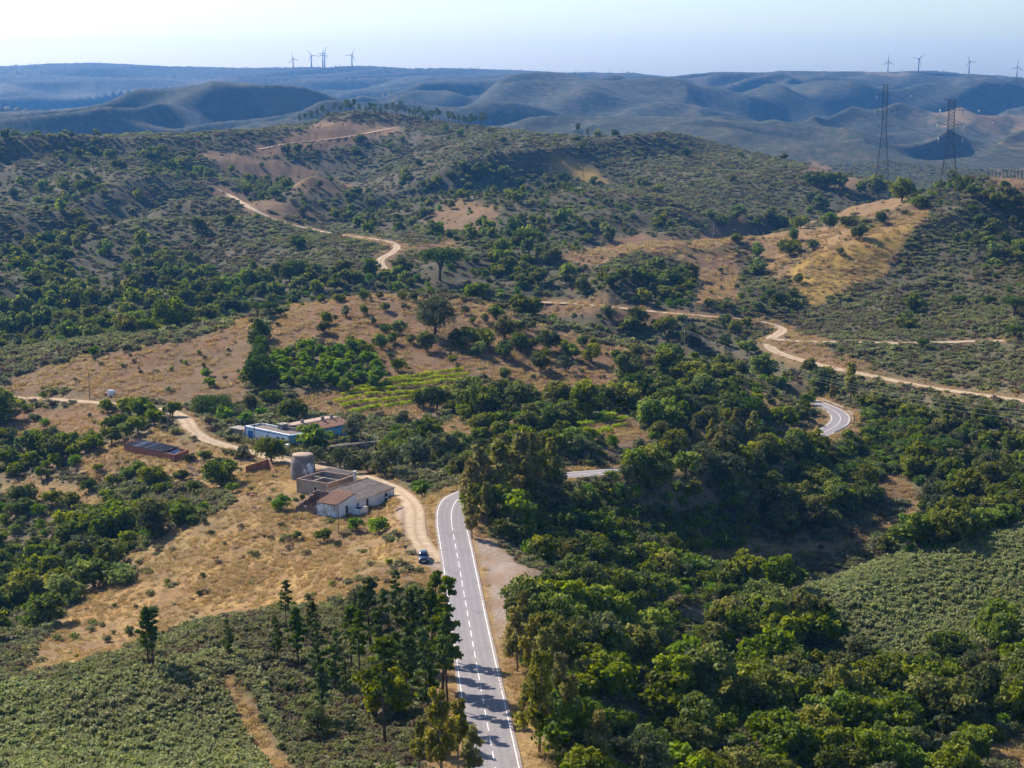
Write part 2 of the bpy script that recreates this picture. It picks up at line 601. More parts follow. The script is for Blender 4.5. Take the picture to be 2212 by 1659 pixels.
FARM_O = np.array([-35.16, 348.26]); FARM_X = np.array([0.537, 0.8435]); FARM_Y = np.array([-0.8435, 0.537]); FARM_Z = 42.0
BLUE_O = np.array([-54.4, 426.1]); BLUE_X = np.array([0.655, 0.7556]); BLUE_Y = np.array([-0.7556, 0.655]); BLUE_Z = 40.2
SHED_O = np.array([-95.1, 426.9]); SHED_X = np.array([0.777, -0.63]); SHED_Y = np.array([0.63, 0.777]); SHED_Z = 39.0


def frame_pt(o, ex, ey, a, b):
    return o + ex * a + ey * b


pad([frame_pt(FARM_O, FARM_X, FARM_Y, a, b) for a, b in ((-2, -3), (30, -1), (31, 31), (20, 32), (-1, 12))], FARM_Z, 7.0)
pad([frame_pt(BLUE_O, BLUE_X, BLUE_Y, a, b) for a, b in ((-4, -1), (26, -5), (27, 10), (8, 22), (-3, 18))], BLUE_Z, 6.0)
pad([frame_pt(SHED_O, SHED_X, SHED_Y, a, b) for a, b in ((-1, -1), (20, -1), (20, 5.5), (-1, 5.5))], SHED_Z, 5.0)

# ---- dirt tracks: picture points, width
TRACKS = {
 'farm': ([(-60,852),(0,858),(110,862),(220,871),(310,880),(372,889),(408,908),(412,932),(440,952),(520,972),(600,992),(660,1006),(735,1018),(810,1036),(862,1062),(897,1095),(897,1130),(893,1160),(915,1190),(948,1215)], 4.0),
 'valley': ([(1140,652),(1230,655),(1330,664),(1440,676),(1540,684),(1620,690),(1672,699),(1692,713),(1668,728),(1650,742),(1662,757),(1720,775),(1800,795),(1900,816),(2010,838),(2110,852),(2260,872)], 4.8),
 'bench': ([(1672,733),(1720,738),(1800,738),(1900,741),(2000,741),(2100,737),(2170,736)], 4.2),
 'hillside': ([(470,408),(500,424),(535,446),(570,464),(620,483),(680,497),(740,508),(790,514),(835,520),(858,530),(850,545),(826,556),(816,566),(836,585)], 3.9),
 'ridge': ([(560,322),(620,310),(700,302),(780,290),(850,276)], 3.6),
}
TLINES = {}
D_TRACK = np.full(GX.shape, 1e9)
for nm, (pts, wd) in TRACKS.items():
    L = np.array([ground(u, v) for u, v in pts])
    L = catmull(L, 3.0)
    for _ in range(10):
        L[1:-1] = 0.25 * L[:-2] + 0.5 * L[1:-1] + 0.25 * L[2:]
    TLINES[nm] = (L, wd)
for nm, (L, wd) in TLINES.items():
    D_TRACK = np.minimum(D_TRACK, carve(L, wd * 0.6, 2.5, 0.05) - wd * 0.5)

# ================================================================== land cover
_w = (HZ - CZ) / GY
VIS = _w >= np.maximum.accumulate(_w, axis=0) - 0.0015
GU, GV = project(GX, GY, HZ)
_s = np.clip(GY / 400, 0.5, 4)
_ju = GU + 30 * fbm(GX / (9 * _s), GY / (14 * _s), 101, 4, 0.65)
_jv = GV + 15 * fbm(GX / (9 * _s) + 31, GY / (14 * _s), 111, 4, 0.65)


def zone(*polys, ymin=0, ymax=2600):
    m = np.zeros(GX.shape, bool)
    for p in polys:
        m |= in_poly(_ju, _jv, p)
    return (m & VIS & (GY > ymin) & (GY < ymax)).astype(np.float32)


def soften(m, n=2):
    for _ in range(n):
        m = (m + np.roll(m, 1, 0) + np.roll(m, -1, 0) + np.roll(m, 1, 1) + np.roll(m, -1, 1)) / 5
    return m


Z_FARM = zone([(0,1480),(60,1420),(130,1330),(230,1240),(300,1190),(400,1130),(480,1095),(560,1070),(640,1105),(700,1140),(800,1165),(880,1175),(930,1200),(955,1250),(900,1262),(830,1290),(740,1300),(600,1325),(540,1330),(440,1365),(340,1385),(240,1415),(130,1450),(60,1490)], ymin=270)
Z_YARD = zone([(400,1010),(480,985),(600,1000),(700,1010),(860,1050),(870,1130),(820,1175),(640,1110),(520,1080),(420,1050)],
              [(0,1040),(90,1035),(170,1060),(250,1090),(170,1110),(0,1075)], [(140,1010),(230,960),(330,925),(430,960),(520,985),(420,1010),(400,1050),(280,1010),(200,1050)])
Z_BANK = zone([(0,830),(80,795),(240,762),(400,735),(520,692),(562,690),(548,800),(540,870),(420,882),(300,865),(150,852),(0,845)])
Z_ORCH = zone([(590,690),(640,655),(720,640),(820,632),(930,640),(1010,655),(1110,680),(1200,712),(1300,745),(1390,775),(1395,795),(1330,830),(1250,850),(1150,860),(1070,860),(1050,820),(1000,800),(830,830),(800,760),(720,740),(640,740),(600,770),(560,740)], ymax=640)
Z_GARDEN = zone([(600,880),(640,860),(720,840),(1000,800),(1060,850),(1000,870),(900,900),(700,900)], [(1010,900),(1090,890),(1150,930),(1060,960)], [(1230,920),(1340,890),(1400,950),(1330,970)], [(900,920),(1000,905),(1030,960),(930,985)])
Z_FIELD = zone([(420,322),(480,326),(560,340),(640,362),(720,388),(800,408),(770,420),(700,410),(640,418),(560,390),(480,370),(450,345)],
               [(480,410),(560,430),(640,450),(700,470),(600,475),(540,450)],
               [(570,305),(640,285),(700,262),(860,262),(870,282),(760,290),(660,312)], [(880,530),(960,510),(1000,540),(900,560)],
               [(900,460),(1000,430),(1080,450),(1060,500),(960,500)], [(1740,350),(1790,365),(1880,400),(1860,410),(1770,400),(1730,380)], [(2120,372),(2260,362),(2260,425),(2150,418)])
Z_RHILL = zone([(1430,560),(1480,520),(1560,475),(1640,440),(1720,422),(1830,411),(1940,424),(2010,450),(2000,480),(1970,510),(1930,550),(1900,590),(1860,610),(1800,640),(1745,672),(1725,640),(1660,600),(1640,560),(1560,530),(1480,560)], ymin=660, ymax=1080)
Z_YEL = zone([(1690,590),(1760,550),(1840,525),(1920,495),(1985,480),(1950,530),(1905,585),(1860,610),(1800,635),(1745,672),(1735,640)], [(1165,332),(1225,342),(1270,360),(1310,395),(1270,400),(1200,372)], ymin=660)
Z_PLOUGH = zone([(1180,560),(1260,540),(1330,520),(1430,508),(1490,500),(1440,545),(1330,560),(1270,580)], [(1490,545),(1590,545),(1595,650),(1500,655)], [(1500,500),(1600,470),(1640,500),(1560,530)], ymin=600)
Z_SPUR = zone([(1570,808),(1620,825),(1700,875),(1735,905),(1680,905),(1620,862)], [(2070,1659),(2130,1620),(2212,1585),(2212,1659)])
Z_SCAR = zone([(1660,735),(1740,745),(1900,800),(1800,800),(1700,765)], [(1690,720),(1760,728),(1830,735),(1700,738)], [(560,990),(700,1012),(690,1030),(560,1005)],
              [(1780,960),(1850,960),(1960,1040),(2000,1100),(1900,1070)], [(0,880),(200,885),(300,900),(200,960),(0,940)])
Z_SHRUB = zone([(1690,1300),(1760,1268),(1900,1208),(2212,1140),(2300,1130),(2300,1400),(2100,1415),(1900,1425),(1800,1400),(1700,1340)], [(-60,1480),(150,1480),(330,1440),(500,1400),(560,1440),(620,1700),(-60,1700)], ymax=380)
Z_GRAVEL = zone([(1025,1165),(1090,1190),(1150,1225),(1170,1240),(1130,1280),(1110,1330),(1072,1390),(1055,1300)],
                [(845,1095),(880,1090),(915,1100),(925,1180),(975,1240),(985,1275),(945,1245),(905,1205),(885,1160)])
Z_PATH = np.zeros(GX.shape, np.float32); PATHCLEAR = np.zeros(GX.shape, np.float32)
for pl, hw in (([(490,1470),(515,1510),(545,1570),(590,1640),(640,1700)], 1.15), ([(1500,1203),(1600,1195),(1740,1190),(1860,1165),(1940,1125),(2000,1085)], 1.6), ([(700,302),(560,335)], 1.5)):
    L = catmull([ground(u, v) for u, v in pl], 2.0)
    lo = L.min(0) - 6; hi = L.max(0) + 6
    sel = (GX > lo[0]) & (GX < hi[0]) & (GY > lo[1]) & (GY < hi[1])
    d2 = np.min((GX[sel][:, None] - L[None, :, 0]) ** 2 + (GY[sel][:, None] - L[None, :, 1]) ** 2, axis=1)
    Z_PATH[sel] = np.maximum(Z_PATH[sel], 1 - smooth(hw * 0.7, hw * 1.5, np.sqrt(d2)))
    PATHCLEAR[sel] = np.maximum(PATHCLEAR[sel], 1 - smooth(hw * 1.3, hw * 2.0, np.sqrt(d2)))

TRACKVIEW = D_TRACK.copy()
for k in range(1, 3):
    TRACKVIEW = np.minimum(TRACKVIEW, np.where(GY > 650, np.roll(D_TRACK, -k, axis=0), 1e9))
near_road = 1 - smooth(5.5, 8.5, D_ROAD + 1.6 * fbm(GX / 7, GY / 7, 131, 2))
near_track = 1 - smooth(0.0, 2.6, D_TRACK + 1.2 * fbm(GX / 6, GY / 6, 133, 2))
_n1 = fbm(GX / 40, GY / 60, 141, 4); _n2 = fbm(GX / 14, GY / 20, 151, 4)
farfield = smooth(0.26, 0.46, fbm(GX / 170, GY / 320, 161, 5, 0.6)) * smooth(1700, 2600, GY) * (0.35 + 0.65 * smooth(1500, 2000, GU))
_mk = smooth(-0.35, 0.15, _n2 + 0.4 * _n1)
C_TAN = np.clip(soften(np.maximum.reduce([Z_FARM * (0.55 + 0.45 * _mk), Z_YARD * 0.8, Z_FIELD * 0.45 * _mk, Z_RHILL * (0.3 + 0.6 * _mk), Z_SPUR * 0.9, Z_PATH])) + 0.75 * near_road + 0.5 * near_track, 0, 1)
C_SOIL = np.clip(soften(np.maximum.reduce([Z_BANK * (0.6 + 0.4 * _mk), Z_ORCH * (0.75 + 0.25 * _mk), Z_FIELD * 0.6, Z_RHILL * 0.35, Z_GARDEN * 0.9, Z_PLOUGH, Z_SCAR])) + 0.35 * farfield + 0.75 * (GY > 700) * (1 - smooth(0.5, 4.5, TRACKVIEW + 2.0 * _n2)) + 0.7 * Z_PATH * (GY > 350), 0, 1)
C_YEL = soften(Z_YEL, 4)
C_GRAV = soften(Z_GRAVEL, 2)
OPEN = np.clip(np.maximum.reduce([C_TAN, C_SOIL, C_YEL, C_GRAV]), 0, 1)

# ------------------------------------------------------------------ ground mesh
idx = np.arange(NA * NR).reshape(NR, NA)
F = np.stack([idx[:-1, :-1], idx[:-1, 1:], idx[1:, 1:], idx[1:, :-1]], -1).reshape(-1, 4)
V = np.stack([GX, GY, HZ], -1).reshape(-1, 3)
me = np_mesh('terrain', V, F, True)
dn = me.attributes.new('dense', 'FLOAT', 'POINT')
dn.data.foreach_set('value', ((0.6 * smooth(450, 800, GY) + 0.4 * smooth(1500, 2300, GY)) * (1 - 0.9 * farfield)).astype(np.float32).ravel())
ca = me.color_attributes.new('cover', 'FLOAT_COLOR', 'POINT')
ca.data.foreach_set('color', np.stack([C_TAN, C_SOIL, C_YEL, C_GRAV], -1).astype(np.float32).ravel())

m, nt, out = new_mat('hillside_ground')
w = NT(nt)
pos = w.n('ShaderNodeNewGeometry').outputs['Position']
cov = w.n('ShaderNodeAttribute'); cov.attribute_name = 'cover'
sep = w.n('ShaderNodeSeparateColor'); w.c(cov.outputs['Color'], sep.inputs[0])
big = w.noise(pos, 0.02, 5); med = w.noise(pos, 0.16, 5); fine = w.noise(pos, 1.4, 4, 0.65); vfine = w.noise(pos, 6.0, 3, 0.7)
mtex = w.n('ShaderNodeMapping'); mtex.inputs['Scale'].default_value = (1, 1, 0.15); w.c(pos, mtex.inputs[0])
scrub = w.ramp(fine, [(0.30, (0.070, 0.070, 0.034)), (0.55, (0.112, 0.104, 0.054)), (0.75, (0.165, 0.130, 0.078))])
scrub = w.mix(w.ramp(med, [(0.42, (0, 0, 0)), (0.62, (1, 1, 1))]), scrub, (0.150, 0.102, 0.064))
far_mott = w.noise(pos, 0.055, 8, 0.75)
scrub = w.mix(w.attr('dense'), scrub, w.ramp(far_mott, [(0.36, (0.017, 0.025, 0.014)), (0.50, (0.036, 0.041, 0.024)), (0.64, (0.090, 0.066, 0.047))]))
tan = w.ramp(fine, [(0.28, (0.16, 0.092, 0.036)), (0.5, (0.310, 0.195, 0.074)), (0.72, (0.47, 0.315, 0.125))])
tan = w.mix(w.ramp(med, [(0.40, (0, 0, 0)), (0.60, (0.75, 0.75, 0.75))]), tan, (0.185, 0.112, 0.062))
soil = w.ramp(fine, [(0.30, (0.088, 0.046, 0.026)), (0.52, (0.165, 0.088, 0.046)), (0.72, (0.255, 0.148, 0.074))])
soil = w.mix(w.ramp(med, [(0.40, (0, 0, 0)), (0.62, (0.7, 0.7, 0.7))]), soil, (0.180, 0.118, 0.066))
yel = w.ramp(fine, [(0.3, (0.17, 0.105, 0.032)), (0.6, (0.31, 0.205, 0.045))])
grav = w.ramp(fine, [(0.3, (0.21, 0.165, 0.135)), (0.7, (0.32, 0.255, 0.205))])
grav = w.mix(w.ramp(med, [(0.42, (0, 0, 0)), (0.6, (1, 1, 1))]), grav, (0.23, 0.155, 0.105))
c = w.mix(sep.outputs[0], scrub, tan)
c = w.mix(sep.outputs[1], c, soil)
c = w.mix(sep.outputs[2], c, yel)
al = cov.outputs['Alpha']
c = w.mix(al, c, grav)
hgt = w.math('ADD', w.math('MULTIPLY', fine, 1.0), w.math('MULTIPLY', vfine, 0.35))
w.bsdf(out, c, 0.95, 0.08, w.bump(hgt, 0.8, 0.45))
M_GROUND = m
terrain = link_mesh('terrain', me, M_GROUND)
tag(terrain, kind='structure')

# ------------------------------------------------------------------ tarred road
m, nt, out = new_mat('asphalt')
w = NT(nt)
pos = w.n('ShaderNodeNewGeometry').outputs['Position']
ac = w.attr('across')
n1 = w.noise(pos, 0.25, 6, 0.6); n2 = w.noise(pos, 1.6, 5, 0.65); n3 = w.noise(pos, 9.0, 3)
c = w.ramp(n2, [(0.3, (0.180, 0.163, 0.168)), (0.7, (0.235, 0.214, 0.220))])
c = w.mix(w.ramp(ac, [(0.0, (0, 0, 0)), (0.14, (0, 0, 0)), (0.22, (0.5, 0.5, 0.5)), (0.30, (0, 0, 0)), (0.36, (0.5, 0.5, 0.5)), (0.44, (0, 0, 0)), (0.56, (0, 0, 0)), (0.64, (0.5, 0.5, 0.5)), (0.72, (0, 0, 0)), (0.80, (0.5, 0.5, 0.5)), (0.88, (0, 0, 0))]), c, (0.150, 0.136, 0.142))
c = w.mix(w.ramp(n1, [(0.56, (0, 0, 0)), (0.60, (0.6, 0.6, 0.6))]), c, (0.165, 0.150, 0.155))
dust = w.math('MULTIPLY', w.ramp(ac, [(0.0, (1, 1, 1)), (0.07, (0.5, 0.5, 0.5)), (0.15, (0, 0, 0)), (0.85, (0, 0, 0)), (0.93, (0.5, 0.5, 0.5)), (1.0, (1, 1, 1))]), w.ramp(n2, [(0.35, (0, 0, 0)), (0.65, (1, 1, 1))]))
c = w.mix(dust, c, (0.30, 0.225, 0.165))
crk = w.n('ShaderNodeTexVoronoi'); crk.feature = 'DISTANCE_TO_EDGE'; crk.inputs['Scale'].default_value = 0.22; w.c(w.mix(0.12, pos, w.noise(pos, 1.2, 3, 0.5, 'Color')), crk.inputs['Vector'])
c = w.mix(w.math('MULTIPLY', w.math('LESS_THAN', crk.outputs[0], 0.012), w.ramp(n1, [(0.5, (0, 0, 0)), (0.6, (0.35, 0.35, 0.35))])), c, (0.10, 0.092, 0.094))
w.bsdf(out, c, 0.85, 0.2, w.bump(n3, 0.2, 0.02))
M_ASPHALT = m
M_PAINT = simple_mat('road_paint', (0.72, 0.70, 0.68), (0.36, 0.335, 0.33), 2.2, 0.7, 0.3, lo=0.34, hi=0.5, detail=6)


def strip(line, off0, off1, dz, s0=None, s1=None):
    """flat ribbon along line between two sideways offsets; s0, s1: distances along it"""
    L = np.asarray(line)
    seg = np.concatenate([[0], np.cumsum(np.linalg.norm(np.diff(L[:, :2], axis=0), axis=1))])
    if s0 is None: s0, s1 = 0.0, seg[-1]
    ss = np.concatenate([[s0], seg[(seg > s0 + 0.01) & (seg < s1 - 0.01)], [s1]])
    P = np.stack([np.interp(ss, seg, L[:, k]) for k in range(3)], -1)
    e = 0.5
    A = np.stack([np.interp(ss + e, seg, L[:, k]) for k in range(2)], -1) - np.stack([np.interp(ss - e, seg, L[:, k]) for k in range(2)], -1)
    A /= np.linalg.norm(A, axis=1, keepdims=True) + 1e-9
    Nn = np.stack([A[:, 1], -A[:, 0]], -1)          # to the right
    V = []
    for o in (off0, off1):
        o = np.asarray(o) if np.ndim(o) else np.full(len(P), o)
        V.append(np.concatenate([P[:, :2] + Nn * o[:, None], P[:, 2:] + dz], 1))
    n = len(P)
    V = np.concatenate(V)
    F = [(i, n + i, n + i + 1, i + 1) for i in range(n - 1)]
    return V, F, seg[-1]


cols = []
RN = len(ROAD)
for fr in np.linspace(-1, 1, 9):
    e = 3.15 + 0.10 * fbm(np.arange(RN) / 2.0, np.full(RN, fr * 9), 99, 3) * (abs(fr) == 1)
    V, _, RLEN = strip(ROAD, fr * e, fr * e, 0.02)
    cols.append(V[:RN])
V = np.stack(cols, 1).reshape(-1, 3)
ii = np.arange(RN * 9).reshape(RN, 9)
F = np.stack([ii[:-1, :-1], ii[:-1, 1:], ii[1:, 1:], ii[1:, :-1]], -1).reshape(-1, 4)
me = np_mesh('road', V, F)
me.attributes.new('across', 'FLOAT', 'POINT').data.foreach_set('value', np.tile(np.linspace(0, 1, 9), RN).astype(np.float32))
road = link_mesh('road', me, M_ASPHALT)
tag(road, kind='structure')
_seg = np.concatenate([[0], np.cumsum(np.linalg.norm(np.diff(ROAD[:, :2], axis=0), axis=1))])


def road_s(y):
    """distance along the road where it first reaches y"""
    return float(np.interp(y, ROAD[:, 1], _seg))


def mark(name, o0, o1, s0, s1):
    V, F, _ = strip(ROAD, o0, o1, 0.026, s0, s1)
    return link_mesh(name, np_mesh(name, V, F), M_PAINT, road)


s_bend = road_s(326)
s = 2.0
while s < s_bend:
    mark('centre_dash', -0.06, 0.06, s, min(s + 3.6, s_bend)); s += 6.1
mark('centre_line', -0.06, 0.06, s_bend, RLEN)
gapsL = [(road_s(301), road_s(312))]
gapsR = [(road_s(278), road_s(286)), (road_s(228), road_s(238))]
for off, gaps in ((-2.72, gapsL), (2.72, gapsR)):
    a = 0.0
    for g0, g1 in sorted(gaps):
        mark('edge_line', off - 0.06, off + 0.06, a, g0)
        t = g0 + 0.8
        while t < g1:
            mark('edge_dash', off - 0.06, off + 0.06, t, min(t + 0.9, g1)); t += 1.7
        a = g1
    mark('edge_line', off - 0.06, off + 0.06, a, RLEN)

# ------------------------------------------------------------------ dirt tracks
m, nt, out = new_mat('track_dirt')
w = NT(nt)
pos = w.n('ShaderNodeNewGeometry').outputs['Position']
uvx = w.attr('across')
rut = w.ramp(uvx, [(0.0, (0, 0, 0)), (0.16, (1, 1, 1)), (0.34, (1, 1, 1)), (0.5, (0.25, 0.25, 0.25)), (0.66, (1, 1, 1)), (0.84, (1, 1, 1)), (1.0, (0, 0, 0))])
f1 = w.noise(pos, 0.8, 5); f2 = w.noise(pos, 4.0, 3)
base = w.ramp(f2, [(0.3, (0.21, 0.145, 0.088)), (0.7, (0.31, 0.225, 0.145))])
light = w.ramp(f1, [(0.3, (0.34, 0.255, 0.170)), (0.7, (0.43, 0.335, 0.235))])
c = w.mix(w.math('MULTIPLY', rut, w.ramp(f1, [(0.25, (0.4, 0.4, 0.4)), (0.6, (1, 1, 1))])), base, light)
w.bsdf(out, c, 0.95, 0.05, w.bump(f2, 0.5, 0.08))
M_TRACK = m
for nm, (L, wd) in TLINES.items():
    n = len(L)
    cols = []
    nz = fbm(np.arange(n) / 4.0, np.zeros(n), 171, 3)
    for k, fr in enumerate(np.linspace(-0.5, 0.5, 7)):
        o = fr * wd * (1.0 + 0.30 * nz * (1 if fr > 0 else -0.6))
        V, _, _ = strip(L, o, o, 0.03 + 0.03 * (1 - abs(fr) * 2))
        cols.append(V[:n])
    V = np.stack(cols, 1).reshape(-1, 3)
    ii = np.arange(n * 7).reshape(n, 7)
    F = np.stack([ii[:-1, :-1], ii[:-1, 1:], ii[1:, 1:], ii[1:, :-1]], -1).reshape(-1, 4)
    me = np_mesh('dirt_track', V, F, True)
    at_ = me.attributes.new('across', 'FLOAT', 'POINT')
    at_.data.foreach_set('value', np.tile(np.linspace(0, 1, 7), n).astype(np.float32))
    tag(link_mesh('dirt_track', me, M_TRACK), kind='structure')

# ------------------------------------------------------------------ air
mb = MB().box(-9000, 9000, -300, 8900, -60, 290)
m, nt, out = new_mat('haze_air')
w = NT(nt)
pv = w.n('ShaderNodeVolumePrincipled')
pv.inputs['Color'].default_value = (0.13, 0.42, 1.0, 1)
pv.inputs['Density'].default_value = 5.2e-5
pv.inputs['Anisotropy'].default_value = 0.35
w.c(pv.outputs[0], out.inputs['Volume'])
haze = mb.build('haze', m)
tag(haze, 'thin blue haze filling the air over the hills', 'haze', kind='stuff')

# ================================================================== plants
def leaf_mat(name, dark, lite, dry=None, trans=0.35, var=0.35, hue=0.0, patch=None):
    """leaves: tone per leaf, tint per plant, light let through"""
    m, nt, out = new_mat(name)
    w = NT(nt)
    tone = w.attr('tone')
    c = w.ramp(tone, [(0.0, dark), (0.75, lite), (1.0, dry or tuple(min(1, x * 1.25) for x in lite))])
    oi = w.n('ShaderNodeObjectInfo')
    rnd = oi.outputs['Random']
    if patch is not None:                                # stands of another shade, tens of metres across
        pn = w.noise(oi.outputs['Location'], 0.017, 4, 0.6)
        c = w.mix(w.ramp(pn, [(0.50, (0, 0, 0)), (0.66, (0.65, 0.65, 0.65))]), c, w.mix(tone, tuple(p * 0.55 for p in patch), patch))
    hs = w.n('ShaderNodeHueSaturation')
    w.c(w.math('ADD', w.math('MULTIPLY', rnd, 0.035 + hue), 0.482 - hue / 2), hs.inputs['Hue'])
    w.c(w.math('ADD', w.math('MULTIPLY', w.math('FRACT', w.math('MULTIPLY', rnd, 7.31)), var * 2), 1.0 - var), hs.inputs['Value'])
    w.c(w.math('ADD', w.math('MULTIPLY', w.math('FRACT', w.math('MULTIPLY', rnd, 3.77)), 0.3), 0.95), hs.inputs['Saturation'])
    w.c(c, hs.inputs['Color'])
    d = w.n('ShaderNodeBsdfDiffuse'); t = w.n('ShaderNodeBsdfTranslucent'); g = w.n('ShaderNodeBsdfGlossy')
    g.inputs['Roughness'].default_value = 0.6
    w.c(hs.outputs[0], d.inputs[0]); w.c(hs.outputs[0], t.inputs[0])
    g.inputs[0].default_value = (0.8, 0.9, 1.0, 1)
    mx = w.n('ShaderNodeMixShader'); mx.inputs[0].default_value = trans
    w.c(d.outputs[0], mx.inputs[1]); w.c(t.outputs[0], mx.inputs[2])
    m2 = w.n('ShaderNodeMixShader'); m2.inputs[0].default_value = 0.012
    w.c(mx.outputs[0], m2.inputs[1]); w.c(g.outputs[0], m2.inputs[2])
    w.c(m2.outputs[0], out.inputs['Surface'])
    return m


M_BARK = simple_mat('bark', (0.115, 0.085, 0.065), (0.055, 0.042, 0.034), 3.0, 0.95, 0.05)
M_BARK_PALE = simple_mat('pale_bark', (0.34, 0.28, 0.23), (0.17, 0.13, 0.10), 2.0, 0.9, 0.05)
M_BARK_GREY = simple_mat('grey_twig', (0.20, 0.165, 0.165), (0.12, 0.10, 0.10), 2.0, 0.9, 0.05)
M_OAK = leaf_mat('oak_leaf', (0.058, 0.076, 0.010), (0.180, 0.208, 0.034), (0.31, 0.31, 0.07), 0.5, 0.36, 0.025)
M_OAK_YEL = leaf_mat('spring_leaf', (0.075, 0.105, 0.006), (0.190, 0.235, 0.012), (0.28, 0.30, 0.025), 0.5, 0.25)
M_OLIVE = leaf_mat('olive_leaf', (0.064, 0.076, 0.026), (0.150, 0.164, 0.064), (0.25, 0.25, 0.125), 0.42, 0.25)
M_PINE = leaf_mat('pine_needle', (0.044, 0.070, 0.012), (0.120, 0.160, 0.030), (0.18, 0.20, 0.05), 0.42, 0.15)
M_STONEPINE = leaf_mat('stone_pine_needle', (0.032, 0.058, 0.006), (0.088, 0.140, 0.014), (0.14, 0.19, 0.022), 0.36, 0.15)
M_EUC = leaf_mat('eucalyptus_leaf', (0.120, 0.112, 0.026), (0.275, 0.245, 0.060), (0.38, 0.32, 0.10), 0.5, 0.12)
M_CITRUS = leaf_mat('citrus_leaf', (0.065, 0.125, 0.003), (0.190, 0.300, 0.005), (0.29, 0.39, 0.010), 0.5, 0.22)
M_VINE = leaf_mat('vine_leaf', (0.190, 0.260, 0.006), (0.380, 0.460, 0.010), (0.48, 0.52, 0.03), 0.5, 0.1)
M_CISTUS = leaf_mat('cistus_leaf', (0.105, 0.115, 0.040), (0.215, 0.225, 0.088), (0.33, 0.315, 0.155), 0.48, 0.22, 0.0, (0.175, 0.132, 0.076))
M_DRYBUSH = leaf_mat('dry_twig', (0.095, 0.068, 0.042), (0.180, 0.130, 0.080), (0.27, 0.20, 0.13), 0.4, 0.2)
M_CISTUS_FINE = leaf_mat('young_cistus_leaf', (0.185, 0.208, 0.076), (0.300, 0.322, 0.134), (0.41, 0.40, 0.21), 0.5, 0.14, 0.0, (0.270, 0.238, 0.128))
M_STRAW = leaf_mat('straw', (0.20, 0.138, 0.066), (0.47, 0.345, 0.165), (0.64, 0.50, 0.28), 0.42, 0.14)
M_REED = leaf_mat('palm_leaf', (0.040, 0.065, 0.018), (0.12, 0.17, 0.045), (0.2, 0.22, 0.08), 0.3, 0.1)


def quads(P, Nn, size, asp, r, up_bias=None):
    """leaf quads centred on P, facing Nn; returns verts (n*4,3)"""
    n = len(P)
    Nn = Nn / (np.linalg.norm(Nn, axis=1, keepdims=True) + 1e-9)
    t = r.normal(size=(n, 3))
    if up_bias is not None: t = t + np.array(up_bias)
    t -= (t * Nn).sum(1, keepdims=True) * Nn
    t /= np.linalg.norm(t, axis=1, keepdims=True) + 1e-9
    b = np.cross(Nn, t)
    s = size[:, None] * 0.5
    T = t * s * asp; B = b * s
    sk = r.uniform(0.25, 0.9, (n, 1))
    return np.stack([P - T - B * sk, P - T * 0.2 + B, P + T + B * sk * 0.3, P + T * 0.1 - B], 1).reshape(-1, 3)


def leaves_mesh(name, clumps, n, leaf, seed, asp=1.2, jitter=0.75, shell=0.55, top=0.25, up_bias=None, tone=(0.0, 1.0)):
    """clumps: [(centre, radii)]; n leaves spread over their shells"""
    r = np.random.default_rng(seed)
    C = np.array([c for c, _ in clumps]); Rr = np.array([q if np.ndim(q) else (q, q, q) for _, q in clumps], float)
    wgt = (Rr[:, 0] * Rr[:, 2] + Rr[:, 0] * Rr[:, 1]); wgt /= wgt.sum()
    k = r.choice(len(C), n, p=wgt)
    d = r.normal(size=(n, 3)); d[:, 2] += top * 2
    d /= np.linalg.norm(d, axis=1, keepdims=True)
    rad = shell + (1.06 - shell) * r.random(n) ** 0.6
    # ragged: lobes swell and shrink with direction
    lob = 1 + 0.22 * np.sin(d[:, 0] * 5.1 + k * 1.7) * np.sin(d[:, 1] * 4.3 + k) + 0.15 * np.sin(d[:, 2] * 6 + k * 2.3)
    P = C[k] + d * Rr[k] * (rad * lob)[:, None]
    Nn = d + r.normal(size=(n, 3)) * jitter
    V = quads(P, Nn, leaf * r.uniform(0.55, 1.25, n), asp, r, up_bias)
    me = np_mesh(name, V, np.arange(n * 4).reshape(n, 4))
    ct = r.uniform(0.12, 0.85, len(C))
    tn = np.clip(ct[k] + r.normal(0, 0.2, n), tone[0], tone[1])
    a = me.attributes.new('tone', 'FLOAT', 'POINT')
    a.data.foreach_set('value', np.repeat(tn, 4).astype(np.float32))
    return me


def limbs(mb, base, top, r0, r1, n, seed, spread, tips):
    r = random.Random(seed)
    b = Vector(base); t = Vector(top)
    m = b.lerp(t, 0.5) + Vector((r.uniform(-.12, .12), r.uniform(-.12, .12), 0)) * (t - b).length
    mb.tube([b, m, t], [r0, r0 * 0.75, r1], 7)
    for c in tips:
        c = Vector(c); s = b.lerp(t, r.uniform(0.45, 0.95))
        mid_ = s.lerp(c, 0.5) + Vector((0, 0, 0.1 * (c - s).length))
        mb.tube([s, mid_, c], [r1 * 0.9, r1 * 0.6, r1 * 0.2], 5, caps=False)


def proto(name, parts):
    """prototype thing: list of (part name, mesh, material)"""
    for pn, me, mt in parts:
        if not me.materials: me.materials.append(mt)
    return dict(name=name, parts=[(pn, me) for pn, me, mt in parts])


